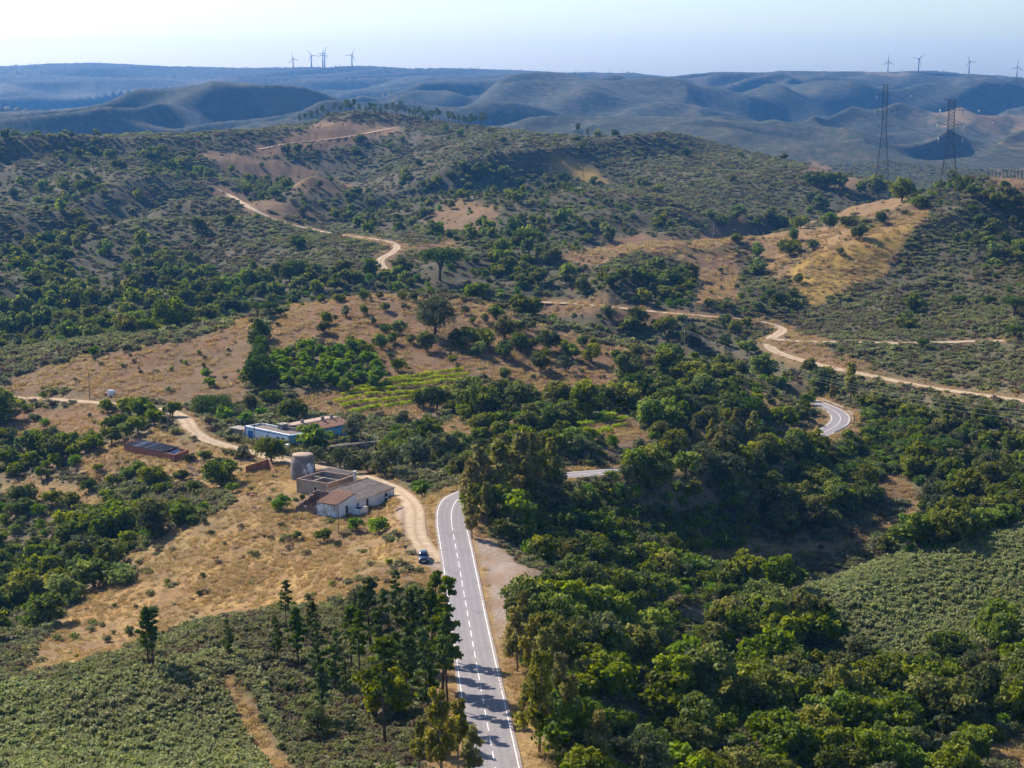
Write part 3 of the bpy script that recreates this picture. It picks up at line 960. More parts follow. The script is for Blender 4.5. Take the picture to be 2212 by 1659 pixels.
def make_oak(seed, mat, H=5.5, W=3.0, n=2600, leaf=0.40, nc=16, trunk=0.30, flat=0.8, bark=None, open_=0.0):
    r = random.Random(seed)
    clumps = []
    zc = trunk * H + (H * (1 - trunk)) * 0.45
    hz = H * (1 - trunk) * 0.5
    skew = (r.uniform(-.25, .25) * W, r.uniform(-.25, .25) * W)
    el = r.uniform(0.8, 1.25)
    for i in range(nc):
        t = (i + 0.5) / nc
        ph = i * 2.39996 + r.uniform(-.7, .7)
        zz = 1 - 1.8 * t
        rr = math.sqrt(max(0.05, 1 - zz * zz)) * W * 0.72 * r.uniform(0.55, 1.15)
        q = W * r.uniform(0.20, 0.46) * (1 - open_ * 0.3)
        clumps.append(((rr * math.cos(ph) * el + skew[0] * (zz + .5), rr * math.sin(ph) / el + skew[1] * (zz + .5), zc + zz * hz * r.uniform(0.65, 0.95)), (q * r.uniform(.8, 1.25), q * r.uniform(.8, 1.25), q * flat * r.uniform(.75, 1.15))))
    for i in range(nc // 2):                               # small outer sprays break the outline
        ph = r.uniform(0, 6.283); zz = r.uniform(-.5, .95); rr = math.sqrt(1 - zz * zz) * W * r.uniform(.85, 1.05)
        q = W * r.uniform(.10, .2)
        clumps.append(((rr * math.cos(ph) * el + skew[0] * (zz + .5), rr * math.sin(ph) / el + skew[1] * (zz + .5), zc + zz * hz), (q, q, q * .8)))
    clumps.append(((0, 0, zc - hz * .1), (W * 0.42, W * 0.42, hz * 0.6)))
    crown = leaves_mesh('crown', clumps, n, leaf, seed, jitter=0.95)
    mb = MB()
    lean = (r.uniform(-.3, .3), r.uniform(-.3, .3))
    limbs(mb, (0, 0, -0.4), (lean[0], lean[1], zc), 0.055 * H * 0.9, 0.03 * H, 5, seed, W, [c for c, q in clumps[:-1:2]])
    return proto('oak', [('trunk', mb.mesh('trunk'), bark or M_BARK), ('crown', crown, mat)])


def make_pine(seed, H=12.0, n=1900, lean=0.0, bare=0.3, W=2.3, top=0.35):
    """tall pine: straight trunk, open tiers of needles, rounded top"""
    r = random.Random(seed)
    clumps = []; mb = MB()
    bx, by = r.uniform(-.35, .35), r.uniform(-.35, .35)
    axis = lambda z: (lean * z / H + bx * math.sin(z / H * 3.1), by * math.sin(z / H * 3.1))
    mb.tube([(*axis(z), z) for z in (-0.5, H * .25, H * .5, H * .75, H * .98)], [0.20, 0.17, 0.13, 0.09, 0.035], 7)
    nb = 22
    for k in range(nb):
        f = (k + r.uniform(-.4, .4)) / nb
        z = H * (bare + (1 - bare) * max(0, f))
        reach = W * (0.30 + 0.75 * math.sin(math.pi * min(1, max(0, 0.22 + 0.70 * f)))) * r.uniform(0.45, 1.1) * (1 - top * f)
        ph = k * 2.4 + r.uniform(-.7, .7); ax, ay = axis(z)
        c = (ax + reach * math.cos(ph) * 0.8, ay + reach * math.sin(ph) * 0.8, z + 0.18 * reach)
        q = W * r.uniform(0.17, 0.34)
        clumps.append((c, (q, q, q * 0.6)))
        if r.random() < 0.6:
            clumps.append(((ax + reach * math.cos(ph) * 0.42, ay + reach * math.sin(ph) * 0.42, z + 0.05), (q * 0.7, q * 0.7, q * 0.5)))
        mb.tube([(ax, ay, z - 0.15), c], [0.05, 0.015], 4, caps=False)
    for k in range(5):
        z = H * bare * r.uniform(.5, 1); ph = r.uniform(0, 6.28); ax, ay = axis(z)
        mb.tube([(ax, ay, z), (ax + .7 * math.cos(ph), ay + .7 * math.sin(ph), z + .05)], [.03, .01], 4, caps=False)
    clumps.append(((*axis(H), H * .985), (W * .22, W * .22, W * .22)))
    crown = leaves_mesh('crown', clumps, n, 0.31, seed, asp=2.2, jitter=1.2, shell=0.10, top=0.3, up_bias=(0, 0, 0.8))
    return proto('pine', [('trunk', mb.mesh('trunk'), M_BARK), ('crown', crown, M_PINE)])


def make_stone_pine(seed, H=6.5, W=4.2, n=3200, th=0.36):
    r = random.Random(seed)
    clumps = []
    for i in range(30):
        rr = W * math.sqrt((i + 0.5) / 30) * 0.86; ph = i * 2.39996
        z = H * 0.74 + (1 - (rr / W) ** 2) * H * 0.16
        q = W * 0.24 * r.uniform(0.8, 1.2)
        clumps.append(((rr * math.cos(ph), rr * math.sin(ph), z), (q, q, q * th * 2)))
    crown = leaves_mesh('crown', clumps, n, 0.32, seed, asp=1.4, jitter=0.8, shell=0.6, top=0.5)
    mb = MB()
    limbs(mb, (0, 0, -0.4), (0.2, 0.1, H * 0.55), 0.30, 0.2, 6, seed, W, [c for c, q in clumps[::4]])
    return proto('stone_pine', [('trunk', mb.mesh('trunk'), M_BARK), ('crown', crown, M_STONEPINE)])


def make_euc(seed, H=15.0, n=2600, W=3.2):
    r = random.Random(seed)
    clumps = []
    mb = MB()
    lx, ly = r.uniform(-1, 1), r.uniform(-1, 1)
    mb.tube([(0, 0, -0.5), (lx * 0.3, ly * 0.3, H * 0.4), (lx, ly, H * 0.9)], [0.26, 0.18, 0.05], 7)
    for i in range(17):
        f = i / 16
        z = H * (0.30 + 0.66 * f)
        rr = W * (0.9 - 0.55 * f) * r.uniform(0.35, 1.0); ph = i * 2.4 + r.uniform(-.6, .6)
        c = (lx * z / H + rr * math.cos(ph), ly * z / H + rr * math.sin(ph), z)
        q = r.uniform(0.75, 1.35) * (1.1 - 0.35 * f) * W / 3.2
        clumps.append((c, (q, q, q * 1.15)))
        mb.tube([(lx * z / H, ly * z / H, z - rr * 1.0 - 0.4), c], [0.07, 0.02], 5, caps=False)
    crown = leaves_mesh('crown', clumps, n, 0.40, seed, asp=2.0, jitter=1.1, shell=0.25, top=0.1, up_bias=(0, 0, -1.6))
    return proto('eucalyptus', [('trunk', mb.mesh('trunk'), M_BARK_PALE), ('crown', crown, M_EUC)])


def make_bush(seed, mat, W=1.2, H=1.5, n=420, leaf=0.26, nc=6, name='shrub', asp=1.3, **kw):
    r = random.Random(seed)
    clumps = []
    for i in range(nc):
        ph = i * 2.4; rr = W * 0.55 * math.sqrt(i / nc)
        q = W * r.uniform(0.4, 0.6)
        clumps.append(((rr * math.cos(ph), rr * math.sin(ph), H * r.uniform(0.3, 0.62)), (q, q, H * 0.42)))
    me = leaves_mesh('foliage', clumps, n, leaf, seed, asp=asp, **kw)
    mb = MB()
    for i in range(4):
        c = clumps[i % nc][0]
        mb.tube([(0.08 * math.cos(i * 1.6), 0.08 * math.sin(i * 1.6), -0.25), (c[0] * 0.8, c[1] * 0.8, c[2])], [0.05, 0.015], 4, caps=False)
    return proto(name, [('stem', mb.mesh('stem'), M_BARK), ('foliage', me, mat)])


def make_blades(seed, mat, n, W, H, wid, name):
    """upright blades and leaf sprays: scrub shoots, dry grass"""
    r = np.random.default_rng(seed)
    ang = r.uniform(0, 6.283, n); rad = W * np.sqrt(r.random(n))
    x = rad * np.cos(ang); y = rad * np.sin(ang)
    hh = H * r.uniform(0.45, 1.0, n) * (1 - 0.45 * (rad / W) ** 2)
    lean = r.normal(0, 0.3, (n, 2)) + np.stack([x, y], 1) * 0.25 / W
    tx = x + lean[:, 0] * hh; ty = y + lean[:, 1] * hh
    yaw = r.uniform(0, 3.1416, n); wx = np.cos(yaw) * wid * r.uniform(.6, 1.3, n); wy = np.sin(yaw) * wid * r.uniform(.6, 1.3, n)
    z0 = np.full(n, -0.1)
    V = np.stack([np.stack([x - wx * .5, y - wy * .5, z0], 1), np.stack([x + wx * .5, y + wy * .5, z0], 1),
                  np.stack([tx + wx * .3, ty + wy * .3, hh], 1), np.stack([tx - wx * .3, ty - wy * .3, hh * 0.93], 1)], 1).reshape(-1, 3)
    me = np_mesh(name, V, np.arange(n * 4).reshape(n, 4))
    a = me.attributes.new('tone', 'FLOAT', 'POINT')
    tn = np.clip(r.normal(0.5, 0.22, n), 0, 1)
    tt = np.stack([tn * 0.5, tn * 0.5, tn + .12, tn + .12], 1).clip(0, 1)
    a.data.foreach_set('value', tt.astype(np.float32).ravel())
    me.materials.append(mat)
    return proto(name, [(name, me, mat)])


def make_scrub(seed, mat, n=190, W=1.3, H=1.25, leaf=0.30):
    r = random.Random(seed)
    clumps = []
    for i in range(7):
        ph = i * 2.4; rr = W * 0.75 * math.sqrt(i / 7)
        q = W * r.uniform(0.25, 0.42)
        clumps.append(((rr * math.cos(ph), rr * math.sin(ph), H * r.uniform(0.35, 0.6)), (q, q, H * 0.5)))
    me = leaves_mesh('scrub', clumps, n, leaf, seed, asp=1.7, jitter=0.9, shell=0.3, top=0.5, up_bias=(0, 0, 1.6))
    me.materials.append(mat)
    return proto('scrub', [('scrub', me, mat)])


OAKS = [make_oak(100 + i, M_OAK, H=5.2 + 0.5 * (i % 3), W=2.8 + 0.25 * (i % 4), n=3000, nc=13 + i, flat=0.85, trunk=0.14) for i in range(6)]
OAKS_Y = [make_oak(140 + i, M_OAK_YEL, H=4.6, W=2.6, n=1900, nc=12 + i, open_=0.4) for i in range(3)]
OLIVES = [make_oak(160 + i, M_OLIVE, H=4.3, W=2.3, n=1800, leaf=0.28, nc=12 + i, flat=0.9, open_=0.3, trunk=0.2) for i in range(4)]
BIGOAK = make_oak(190, M_OLIVE, H=11.5, W=6.4, n=7500, leaf=0.42, nc=26, trunk=0.24)
PINES = [make_pine(200 + i, H=11 + 1.2 * i, lean=(-0.5, 0.4, 0.9, 0.0)[i], bare=(0.34, 0.46, 0.26, 0.40)[i], W=(2.15, 1.9, 2.35, 2.05)[i], n=3000) for i in range(4)]
RIDGEPINES = [make_pine(210 + i, H=11, lean=(-0.6, 0.3, 0.8)[i], bare=(0.50, 0.58, 0.42)[i], W=(2.7, 2.4, 3.0)[i], n=1100, top=0.1) for i in range(3)]
SPINES = [make_stone_pine(220, 6.8, 4.4), make_stone_pine(221, 5.2, 4.4, th=0.5), make_stone_pine(222, 3.6, 3.2, th=0.7)]
EUCS = [make_euc(240 + i, H=13 + 2 * i, W=2.9 + 0.3 * i) for i in range(3)]
CITRUS = [make_oak(260 + i, M_CITRUS, H=3.6, W=1.9, n=1500, leaf=0.30, nc=11, trunk=0.12) for i in range(3)]
SHRUBS = [make_bush(280 + i, mt, W=1.25, H=1.7) for i, mt in enumerate((M_OAK, M_OAK_YEL, M_OLIVE, M_CITRUS))]
SCRUB = [make_scrub(300 + i, M_CISTUS, n=210 + 12 * i, W=1.3 + 0.1 * i, H=1.0) for i in range(5)] + [make_scrub(310 + i, M_DRYBUSH, n=170, W=1.3, H=0.9, leaf=0.26) for i in range(2)]
FINESCRUB = [make_scrub(320 + i, M_CISTUS_FINE, n=80, W=0.45, H=0.55, leaf=0.17) for i in range(4)]
GRASS = [make_blades(330 + i, M_STRAW, 46, 0.55, 0.62, 0.07, 'grass') for i in range(3)]
FARTREES = [make_oak(350 + i, M_OAK, H=5.2, W=2.9, n=420, leaf=0.80, nc=9, trunk=0.12) for i in range(3)]
FARPINES = [make_pine(360 + i, H=11, n=260, bare=0.4, W=2.0) for i in range(2)]


def make_bare(seed, H=3.2):
    """leafless grey shrub: forking twigs"""
    r = random.Random(seed); mb = MB(); tw = MB()
    def fork(p, d, ln, rad, lev, b):
        q = p + d * ln
        b.tube([p, p.lerp(q, .5) + Vector((r.uniform(-.08, .08), r.uniform(-.08, .08), 0)), q], [rad, rad * .8, rad * .6], 4, caps=False)
        if lev == 0: return
        for _ in range(3):
            e = (d + Vector((r.uniform(-.8, .8), r.uniform(-.8, .8), r.uniform(-.1, .6)))).normalized()
            fork(q, e, ln * r.uniform(.55, .8), rad * .6, lev - 1, tw)
    for k in range(4):
        fork(Vector((0, 0, -.2)), Vector((r.uniform(-.6, .6), r.uniform(-.6, .6), 1)).normalized(), H * .33, .07, 4, mb)
    return proto('bare_shrub', [('stem', mb.mesh('stem'), M_BARK_GREY), ('twigs', tw.mesh('twigs'), M_BARK_GREY)])


BARE = [make_bare(390), make_bare(391)]
PALM = None

# ------------------------------------------------------------------ planting helpers
_protocol = bpy.data.collections.new('prototype_plants')     # not linked: only copied from


def plant(p, name, loc, scale=1.0, rz=None, label=None, cat=None, group=None, zs=1.0):
    """one plant: an Empty with copies of the prototype's parts (mesh data shared)"""
    o = empty(name, loc, rz if rz is not None else random.uniform(0, 6.283))
    o.scale = (scale, scale, scale * zs)
    for pn, me in p['parts']:
        c = bpy.data.objects.new(pn, me); COL.objects.link(c); c.parent = o
    return tag(o, label, cat, group)


_joined = {}


def joined(p):
    """prototype as one object for scattering"""
    key = id(p)
    if key in _joined: return _joined[key]
    if len(p['parts']) == 1:
        me = p['parts'][0][1]
    else:
        bm = bmesh.new(); mats = []
        for pn, m_ in p['parts']:
            k = len(bm.faces)
            bm.from_mesh(m_)
            bm.faces.ensure_lookup_table()
            for f in bm.faces[k:]: f.material_index = len(mats)
            mats.append(m_.materials[0])
        me = bpy.data.meshes.new(p['name'])
        bm.to_mesh(me); bm.free()
        for q in mats: me.materials.append(q)
    o = bpy.data.objects.new(p['name'] + '_prototype', me)
    _joined[key] = o
    return o


def scatter(name, P, protos, scale, label, cat, zs=None, tilt=0.0):
    """one 'stuff' object: prototypes set out on the points P"""
    n = len(P)
    if n == 0: return None
    me = bpy.data.meshes.new(name)
    me.vertices.add(n); me.vertices.foreach_set('co', np.asarray(P, np.float32).ravel())
    zs = np.ones(n) if zs is None else zs
    sc = np.stack([scale, scale, scale * zs], 1)
    a = me.attributes.new('sc', 'FLOAT_VECTOR', 'POINT'); a.data.foreach_set('vector', sc.astype(np.float32).ravel())
    rot = np.stack([rng.normal(0, tilt, n), rng.normal(0, tilt, n), rng.uniform(0, 6.283, n)], 1)
    a = me.attributes.new('rt', 'FLOAT_VECTOR', 'POINT'); a.data.foreach_set('vector', rot.astype(np.float32).ravel())
    a = me.attributes.new('pi', 'INT', 'POINT'); a.data.foreach_set('value', rng.integers(0, len(protos), n).astype(np.int32))
    coll = bpy.data.collections.new('prototypes_' + name)
    for k, p in enumerate(protos):
        src = joined(p)
        o = bpy.data.objects.new('%02d_%s' % (k, p['name']), src.data)
        coll.objects.link(o)
    ng = bpy.data.node_groups.new('set_out_' + name, 'GeometryNodeTree')
    ng.interface.new_socket('Geometry', in_out='INPUT', socket_type='NodeSocketGeometry')
    ng.interface.new_socket('Geometry', in_out='OUTPUT', socket_type='NodeSocketGeometry')
    N = ng.nodes
    gi = N.new('NodeGroupInput'); go = N.new('NodeGroupOutput')
    ci = N.new('GeometryNodeCollectionInfo'); ci.inputs['Collection'].default_value = coll
    ci.inputs['Separate Children'].default_value = True; ci.inputs['Reset Children'].default_value = True
    ip = N.new('GeometryNodeInstanceOnPoints'); ip.inputs['Pick Instance'].default_value = True

    def na(nm, ty):
        k = N.new('GeometryNodeInputNamedAttribute'); k.data_type = ty; k.inputs['Name'].default_value = nm
        return k.outputs[0]
    L = ng.links.new
    L(gi.outputs[0], ip.inputs['Points']); L(ci.outputs[0], ip.inputs['Instance'])
    L(na('pi', 'INT'), ip.inputs['Instance Index']); L(na('sc', 'FLOAT_VECTOR'), ip.inputs['Scale'])
    e2r = N.new('FunctionNodeEulerToRotation'); L(na('rt', 'FLOAT_VECTOR'), e2r.inputs[0]); L(e2r.outputs[0], ip.inputs['Rotation'])
    L(ip.outputs[0], go.inputs[0])
    o = link_mesh(name, me)
    md = o.modifiers.new('set_out', 'NODES'); md.node_group = ng
    return tag(o, label, cat, kind='stuff')


_dA = GA[1] - GA[0]; _dL = GL[1] - GL[0]
CELL = (GY[:-1, :-1] * _dA) * (GY[:-1, :-1] * _dL)


def sample(dens, seed, jz=0.0):
    """random ground points, dens per square metre on the grid"""
    r = np.random.default_rng(seed)
    lam = dens[:-1, :-1] * CELL
    n = r.poisson(lam)
    ri, ci = np.nonzero(n)
    rep = n[ri, ci]
    ri = np.repeat(ri, rep); ci = np.repeat(ci, rep)
    a = GA[ci] + r.random(len(ci)) * _dA; y = np.exp(GL[ri] + r.random(len(ri)) * _dL)
    x = a * y
    return np.stack([x, y, height(x, y) + jz], 1), ri, ci


FRAME = (GU > -240) & (GU < IW + 260) & (GV < IH + 130)
# things that must stay clear of plants: world-space discs (x, y, radius)
CLEAR = []
CLEAR_TALL = []            # only tall plants stay away: views of the road and the hairpin


def keep_clear(P, extra=0.0, tall=False):
    ok = np.ones(len(P), bool)
    for x, y, r_ in CLEAR + (CLEAR_TALL if tall else []):
        ok &= (P[:, 0] - x) ** 2 + (P[:, 1] - y) ** 2 > (r_ + extra) ** 2
    return ok

# ================================================================== buildings
def wall_mat(name, paint, under, cover=0.5, scale=0.8, dirt=(0.20, 0.16, 0.12), rough=0.9, bump=0.3):
    """old limewash flaking off masonry"""
    m, nt, out = new_mat(name)
    w = NT(nt)
    pos = w.n('ShaderNodeTexCoord').outputs['Object']
    big = w.noise(pos, scale, 6, 0.65); fine = w.noise(pos, scale * 7, 4, 0.6)
    msk = w.ramp(w.math('ADD', w.math('MULTIPLY', big, 0.75), w.math('MULTIPLY', fine, 0.25)), [(1 - cover - 0.06 - 0.02, (0, 0, 0)), (1 - cover + 0.06 - 0.02, (1, 1, 1))])
    pc = w.mix(w.ramp(fine, [(0.35, (0, 0, 0)), (0.7, (0.55, 0.55, 0.55))]), paint, tuple(p * 0.8 for p in paint))
    uc = w.ramp(fine, [(0.3, tuple(p * 0.6 for p in under)), (0.7, under)])
    c = w.mix(msk, uc, pc)
    c = w.mix(w.ramp(w.noise(pos, scale * 0.6, 5), [(0.56, (0, 0, 0)), (0.75, (0.6, 0.6, 0.6))]), c, dirt)
    w.bsdf(out, c, rough, 0.15, w.bump(fine, bump, 0.03))
    return m


M_WHITE = wall_mat('white_limewash', (0.88, 0.88, 0.87), (0.42, 0.36, 0.30), 0.74)
M_WHITE_OLD = wall_mat('flaking_limewash', (0.74, 0.74, 0.74), (0.27, 0.22, 0.18), 0.52)
M_RENDER = wall_mat('grey_render', (0.34, 0.275, 0.215), (0.25, 0.185, 0.14), 0.55, 0.7)
M_MILL = wall_mat('mill_render', (0.33, 0.31, 0.295), (0.19, 0.165, 0.145), 0.42, 0.45, bump=0.5)
M_STONE = wall_mat('rough_stone', (0.27, 0.175, 0.125), (0.15, 0.095, 0.07), 0.5, 1.6, bump=0.9)
M_BRICK = wall_mat('red_brick', (0.36, 0.145, 0.085), (0.24, 0.105, 0.065), 0.55, 1.4, bump=0.5)
M_BRICK_SUN = wall_mat('sunlit_brick', (0.40, 0.185, 0.10), (0.29, 0.13, 0.075), 0.6, 1.2)  # lighter copy of the brick, sunlight put into its colour
M_BLUE = wall_mat('blue_limewash', (0.27, 0.57, 0.78), (0.60, 0.72, 0.78), 0.55, 0.5, dirt=(0.34, 0.42, 0.46))
M_BLUETRIM = simple_mat('blue_trim', (0.045, 0.16, 0.42), (0.07, 0.22, 0.46), 2.0, 0.6)
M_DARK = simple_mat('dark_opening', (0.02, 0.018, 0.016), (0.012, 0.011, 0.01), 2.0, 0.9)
M_DOOR = simple_mat('brown_door', (0.13, 0.060, 0.042), (0.075, 0.038, 0.03), 3.0, 0.7)
M_CONCRETE = simple_mat('concrete', (0.32, 0.275, 0.235), (0.21, 0.175, 0.15), 1.5, 0.9, 0.1, 0.2)
M_SHEET = simple_mat('fibre_cement', (0.200, 0.168, 0.150), (0.120, 0.098, 0.088), 1.1, 0.9, 0.1, 0.2, detail=6)
M_SHEET2 = simple_mat('pale_sheet', (0.36, 0.36, 0.38), (0.24, 0.23, 0.24), 1.1, 0.8, 0.2, detail=6)
M_SHEET_BLUE = simple_mat('blue_grey_sheet', (0.28, 0.36, 0.44), (0.20, 0.26, 0.33), 1.2, 0.7, 0.2)
M_TILE = simple_mat('clay_tile', (0.36, 0.205, 0.135), (0.185, 0.110, 0.080), 2.2, 0.9, 0.1, 0.1, detail=6)
M_TILE2 = simple_mat('pale_clay_tile', (0.45, 0.33, 0.265), (0.30, 0.21, 0.165), 2.2, 0.9, 0.1, 0.1, detail=6)
M_CAP = simple_mat('mill_cap', (0.40, 0.305, 0.225), (0.25, 0.185, 0.135), 1.2, 0.9, 0.1, 0.2)
M_WOODPOLE = simple_mat('pole_wood', (0.20, 0.155, 0.125), (0.12, 0.095, 0.08), 1.5, 0.9)
M_CONCPOLE = simple_mat('pole_concrete', (0.34, 0.30, 0.27), (0.26, 0.23, 0.21), 1.5, 0.9)
M_STEEL = simple_mat('galvanised_steel', (0.085, 0.085, 0.092), (0.06, 0.06, 0.065), 1.0, 0.55, 0.4)
M_WIRE = simple_mat('wire', (0.16, 0.16, 0.17), (0.12, 0.12, 0.13), 1.0, 0.6, 0.3)
M_GLASSW = simple_mat('insulator_glass', (0.50, 0.52, 0.54), (0.40, 0.42, 0.44), 1.0, 0.25, 0.5)


def building(name, o, ex, z, label, cat):
    e = empty(name, (o[0], o[1], z), math.atan2(ex[1], ex[0]))
    return tag(e, label, cat)


def wall(mb, x0, y0, x1, y1, h0, h1, t=0.35, m=0, ragged=0, seed=0, base=-0.6, holes=()):
    """upright wall from (x0,y0) to (x1,y1), thickness t to the left of that direction; heights h0 to h1; ragged top; holes [(s0,s1,z0,z1)]"""
    L = math.hypot(x1 - x0, y1 - y0); dx, dy = (x1 - x0) / L, (y1 - y0) / L; nx, ny = -dy * t, dx * t
    r = random.Random(seed)
    cuts = {0.0, L}
    for a, b, _, _ in holes: cuts |= {a, b}
    if ragged:
        k = 0.0
        while k < L - 0.4:
            k += r.uniform(0.35, 0.8); cuts.add(min(k, L))
    cuts = sorted(cuts)

    def H(s): return h0 + (h1 - h0) * s / L

    def piece(a, b, z0, za, zb):
        p = [(x0 + dx * a, y0 + dy * a), (x0 + dx * b, y0 + dy * b)]
        q = [(p[1][0] + nx, p[1][1] + ny), (p[0][0] + nx, p[0][1] + ny)]
        mb.hexa([(*p[0], z0), (*p[1], z0), (*q[0], z0), (*q[1], z0), (*p[0], za), (*p[1], zb), (*q[0], zb), (*q[1], za)], m)
    for a, b in zip(cuts[:-1], cuts[1:]):
        if b - a < 1e-4: continue
        j0 = -r.uniform(0, ragged) if ragged else 0; j1 = -r.uniform(0, ragged) if ragged else 0
        hh = [h for h in holes if h[0] <= a + 1e-6 and h[1] >= b - 1e-6]
        if hh:
            _, _, z0, z1 = hh[0]
            if z0 > 0.02: piece(a, b, base, z0, z0)
            piece(a, b, z1, H(a) + j0, H(b) + j1)
        else:
            piece(a, b, base, H(a) + j0, H(b) + j1)
    return mb


def corrugated(mb, p00, p10, p11, p01, n, amp, m=0, t=0.03):
    """roof sheet over four corners (p00->p10 across the waves, p00->p01 down the slope) with n waves"""
    p00, p10, p11, p01 = map(Vector, (p00, p10, p11, p01))
    b = len(mb.v); N = n * 4
    for k in range(N + 1):
        f = k / N; w = amp * math.sin(f * n * 2 * math.pi)
        for a, c in ((p00, p10), (p01, p11)):
            q = a.lerp(c, f); mb.v.append((q.x, q.y, q.z + w))
    for k in range(N + 1):
        q0 = Vector(mb.v[b + 2 * k]); q1 = Vector(mb.v[b + 2 * k + 1])
        mb.v.append((q0.x, q0.y, q0.z - t))
        mb.v.append((q1.x, q1.y, q1.z - t))
    c = b + 2 * (N + 1)
    # top and bottom interleaved
    for k in range(N):
        i = b + 2 * k; j = c + 2 * k
        mb.f += [(i, i + 2, i + 3, i + 1), (j, j + 1, j + 3, j + 2), (i + 1, i + 3, j + 3, j + 1), (i, j, j + 2, i + 2)]
        mb.m += [m] * 4; mb.sm += [False] * 4
    return mb


def tile_roof(parent, p00, p10, p11, p01, cols, rows, mat, seed, broken=0.0, name='tile_column'):
    """barrel-tile roof: each column of tiles a part; p00->p10 along the ridge, p00->p01 down to the eave"""
    r = random.Random(seed)
    p00, p10, p11, p01 = map(Vector, (p00, p10, p11, p01))
    deck = MB().slab([tuple(p00), tuple(p01), tuple(p11), tuple(p10)], 0.10)
    deck.build('roof_deck', mat, parent)
    for c in range(cols):
        f = (c + 0.5) / cols
        a = p00.lerp(p10, f); b = p01.lerp(p11, f)
        w = (p10 - p00).length / cols * 0.52
        side = (p10 - p00).normalized(); d = (b - a).normalized(); up = side.cross(d).normalized()
        if up.z < 0: up = -up
        mb = MB()
        for k in range(rows):
            if r.random() < broken: continue
            f0, f1 = k / rows, (k + 1.12) / rows
            q0 = a.lerp(b, f0); q1 = a.lerp(b, min(f1, 1.03))
            lift = r.uniform(0.0, 0.03); sh = r.uniform(-0.03, 0.03)
            i0 = len(mb.v)
            for q, s_ in ((q0, 0.92), (q1, 1.05)):
                for t in range(5):
                    th = math.pi * t / 4
                    p = q + side * (sh - math.cos(th) * w * s_) + up * (math.sin(th) * w * 0.75 + 0.01 + lift + (0.025 if q is q1 else 0))
                    mb.v.append(tuple(p))
            for t in range(4):
                mb.f.append((i0 + t, i0 + t + 1, i0 + 6 + t, i0 + 5 + t)); mb.m.append(0); mb.sm.append(True)
        if mb.f: mb.build(name, mat, parent)


def opening(parent, name, x, y, ax, w, h, z, depth, mat, frame=None):
    """door or window leaf set back in the wall; ax: wall direction 'x' (faces -y), 'y' (faces -x) in the building's frame"""
    mb = MB()
    if ax == 'x': mb.box(x - w / 2, x + w / 2, y + depth, y + depth + 0.05, z, z + h)
    else: mb.box(x + depth, x + depth + 0.05, y - w / 2, y + w / 2, z, z + h)
    o = mb.build(name, mat, parent)
    if frame is not None:
        f = MB(); t = 0.09
        def fb(a0, a1, z0, z1):
            if ax == 'x': f.box(a0, a1, y - 0.025, y + 0.02, z0, z1)
            else: f.box(x - 0.025, x + 0.02, a0, a1, z0, z1)
        c = x if ax == 'x' else y
        fb(c - w / 2 - t, c - w / 2, z, z + h + t); fb(c + w / 2, c + w / 2 + t, z, z + h + t); fb(c - w / 2, c + w / 2, z + h, z + h + t)
        if name == 'window': fb(c - w / 2 - t, c + w / 2 + t, z - t, z)
        f.build('frame', frame, o)
    return o


# ------------------------------------------------------------------ white farmhouse with the grey roof
H = building('farmhouse', FARM_O, FARM_X, FARM_Z, 'long white farmhouse with grey sheet roof and broken tiled wing beside the track', 'house')
mb = MB()
wall(mb, 19.3, 0.0, 19.3, 7.0, 2.40, 3.55, 0.4)
wall(mb, 19.3, 7.0, 6.4, 7.0, 3.55, 3.55, 0.4)
mb.build('rear_wall', M_WHITE, H)
mb = MB()
doors = [(3.2, 0.95, 1.95), (10.1, 0.95, 2.0), (16.5, 0.95, 1.95)]
holes = [(x - w / 2, x + w / 2, 0.0, h) for x, w, h in doors] + [(6.9 - 0.3, 6.9 + 0.3, 1.05, 1.7)]
wall(mb, 6.4, 0.0, 19.3, 0.0, 2.40, 2.40, 0.42, holes=[(a - 6.4, b - 6.4, z0, z1) for a, b, z0, z1 in holes if a > 6.4])
wall(mb, 0.0, 0.0, 6.4, 0.0, 2.70, 3.85, 0.42, holes=[h for h in holes if h[1] < 6.4])
mb.build('front_wall', M_WHITE, H)
for x, w_, h in doors: opening(H, 'door', x, 0.0, 'x', w_, h, 0.0, 0.16, M_DOOR)
opening(H, 'window', 6.9, 0.0, 'x', 0.6, 0.65, 1.05, 0.18, M_DARK, M_CONCRETE)
mb = MB(); wall(mb, 6.0, 0.45, 6.0, 5.0, 3.80, 3.80, 0.35); mb.build('party_wall', M_WHITE, H)
mb = MB(); wall(mb, 0.0, 5.2, 0.0, 0.0, 2.66, 2.66, 0.42); mb.build('end_wall', M_WHITE_OLD, H)
# grey sheets, each sheet a part, two courses
nsh = 13
for k in range(nsh):
    x0 = 6.35 + k * (13.25 / nsh); x1 = 6.35 + (k + 1) * (13.25 / nsh) + 0.05
    for (ya, za, yb, zb) in ((7.15, 3.70, 3.3, 3.10), (3.6, 3.12, -0.28, 2.50)):
        mb = MB(); j = random.uniform(-0.015, 0.015)
        corrugated(mb, (x0, ya, za + j), (x1, ya, za + j), (x1, yb, zb + j), (x0, yb, zb + j), 5, 0.022)
        mb.build('roof_sheet', M_SHEET, H)
mb = MB()
for k in range(34):
    x = 6.4 + k * 0.39; mb.box(x, x + 0.3, 6.95, 7.25, 3.68, 3.80 + random.uniform(-.03, .04))
mb.build('ridge_tile_row', M_STONE, H)
mb = MB()
for k in range(9):
    x = 13.4 + k * 0.66 + random.uniform(-.1, .1); mb.box(x, x + 0.38, -0.34, -0.05, 2.50, 2.66 + random.uniform(0, .06))
mb.build('eave_tile_row', M_TILE, H)
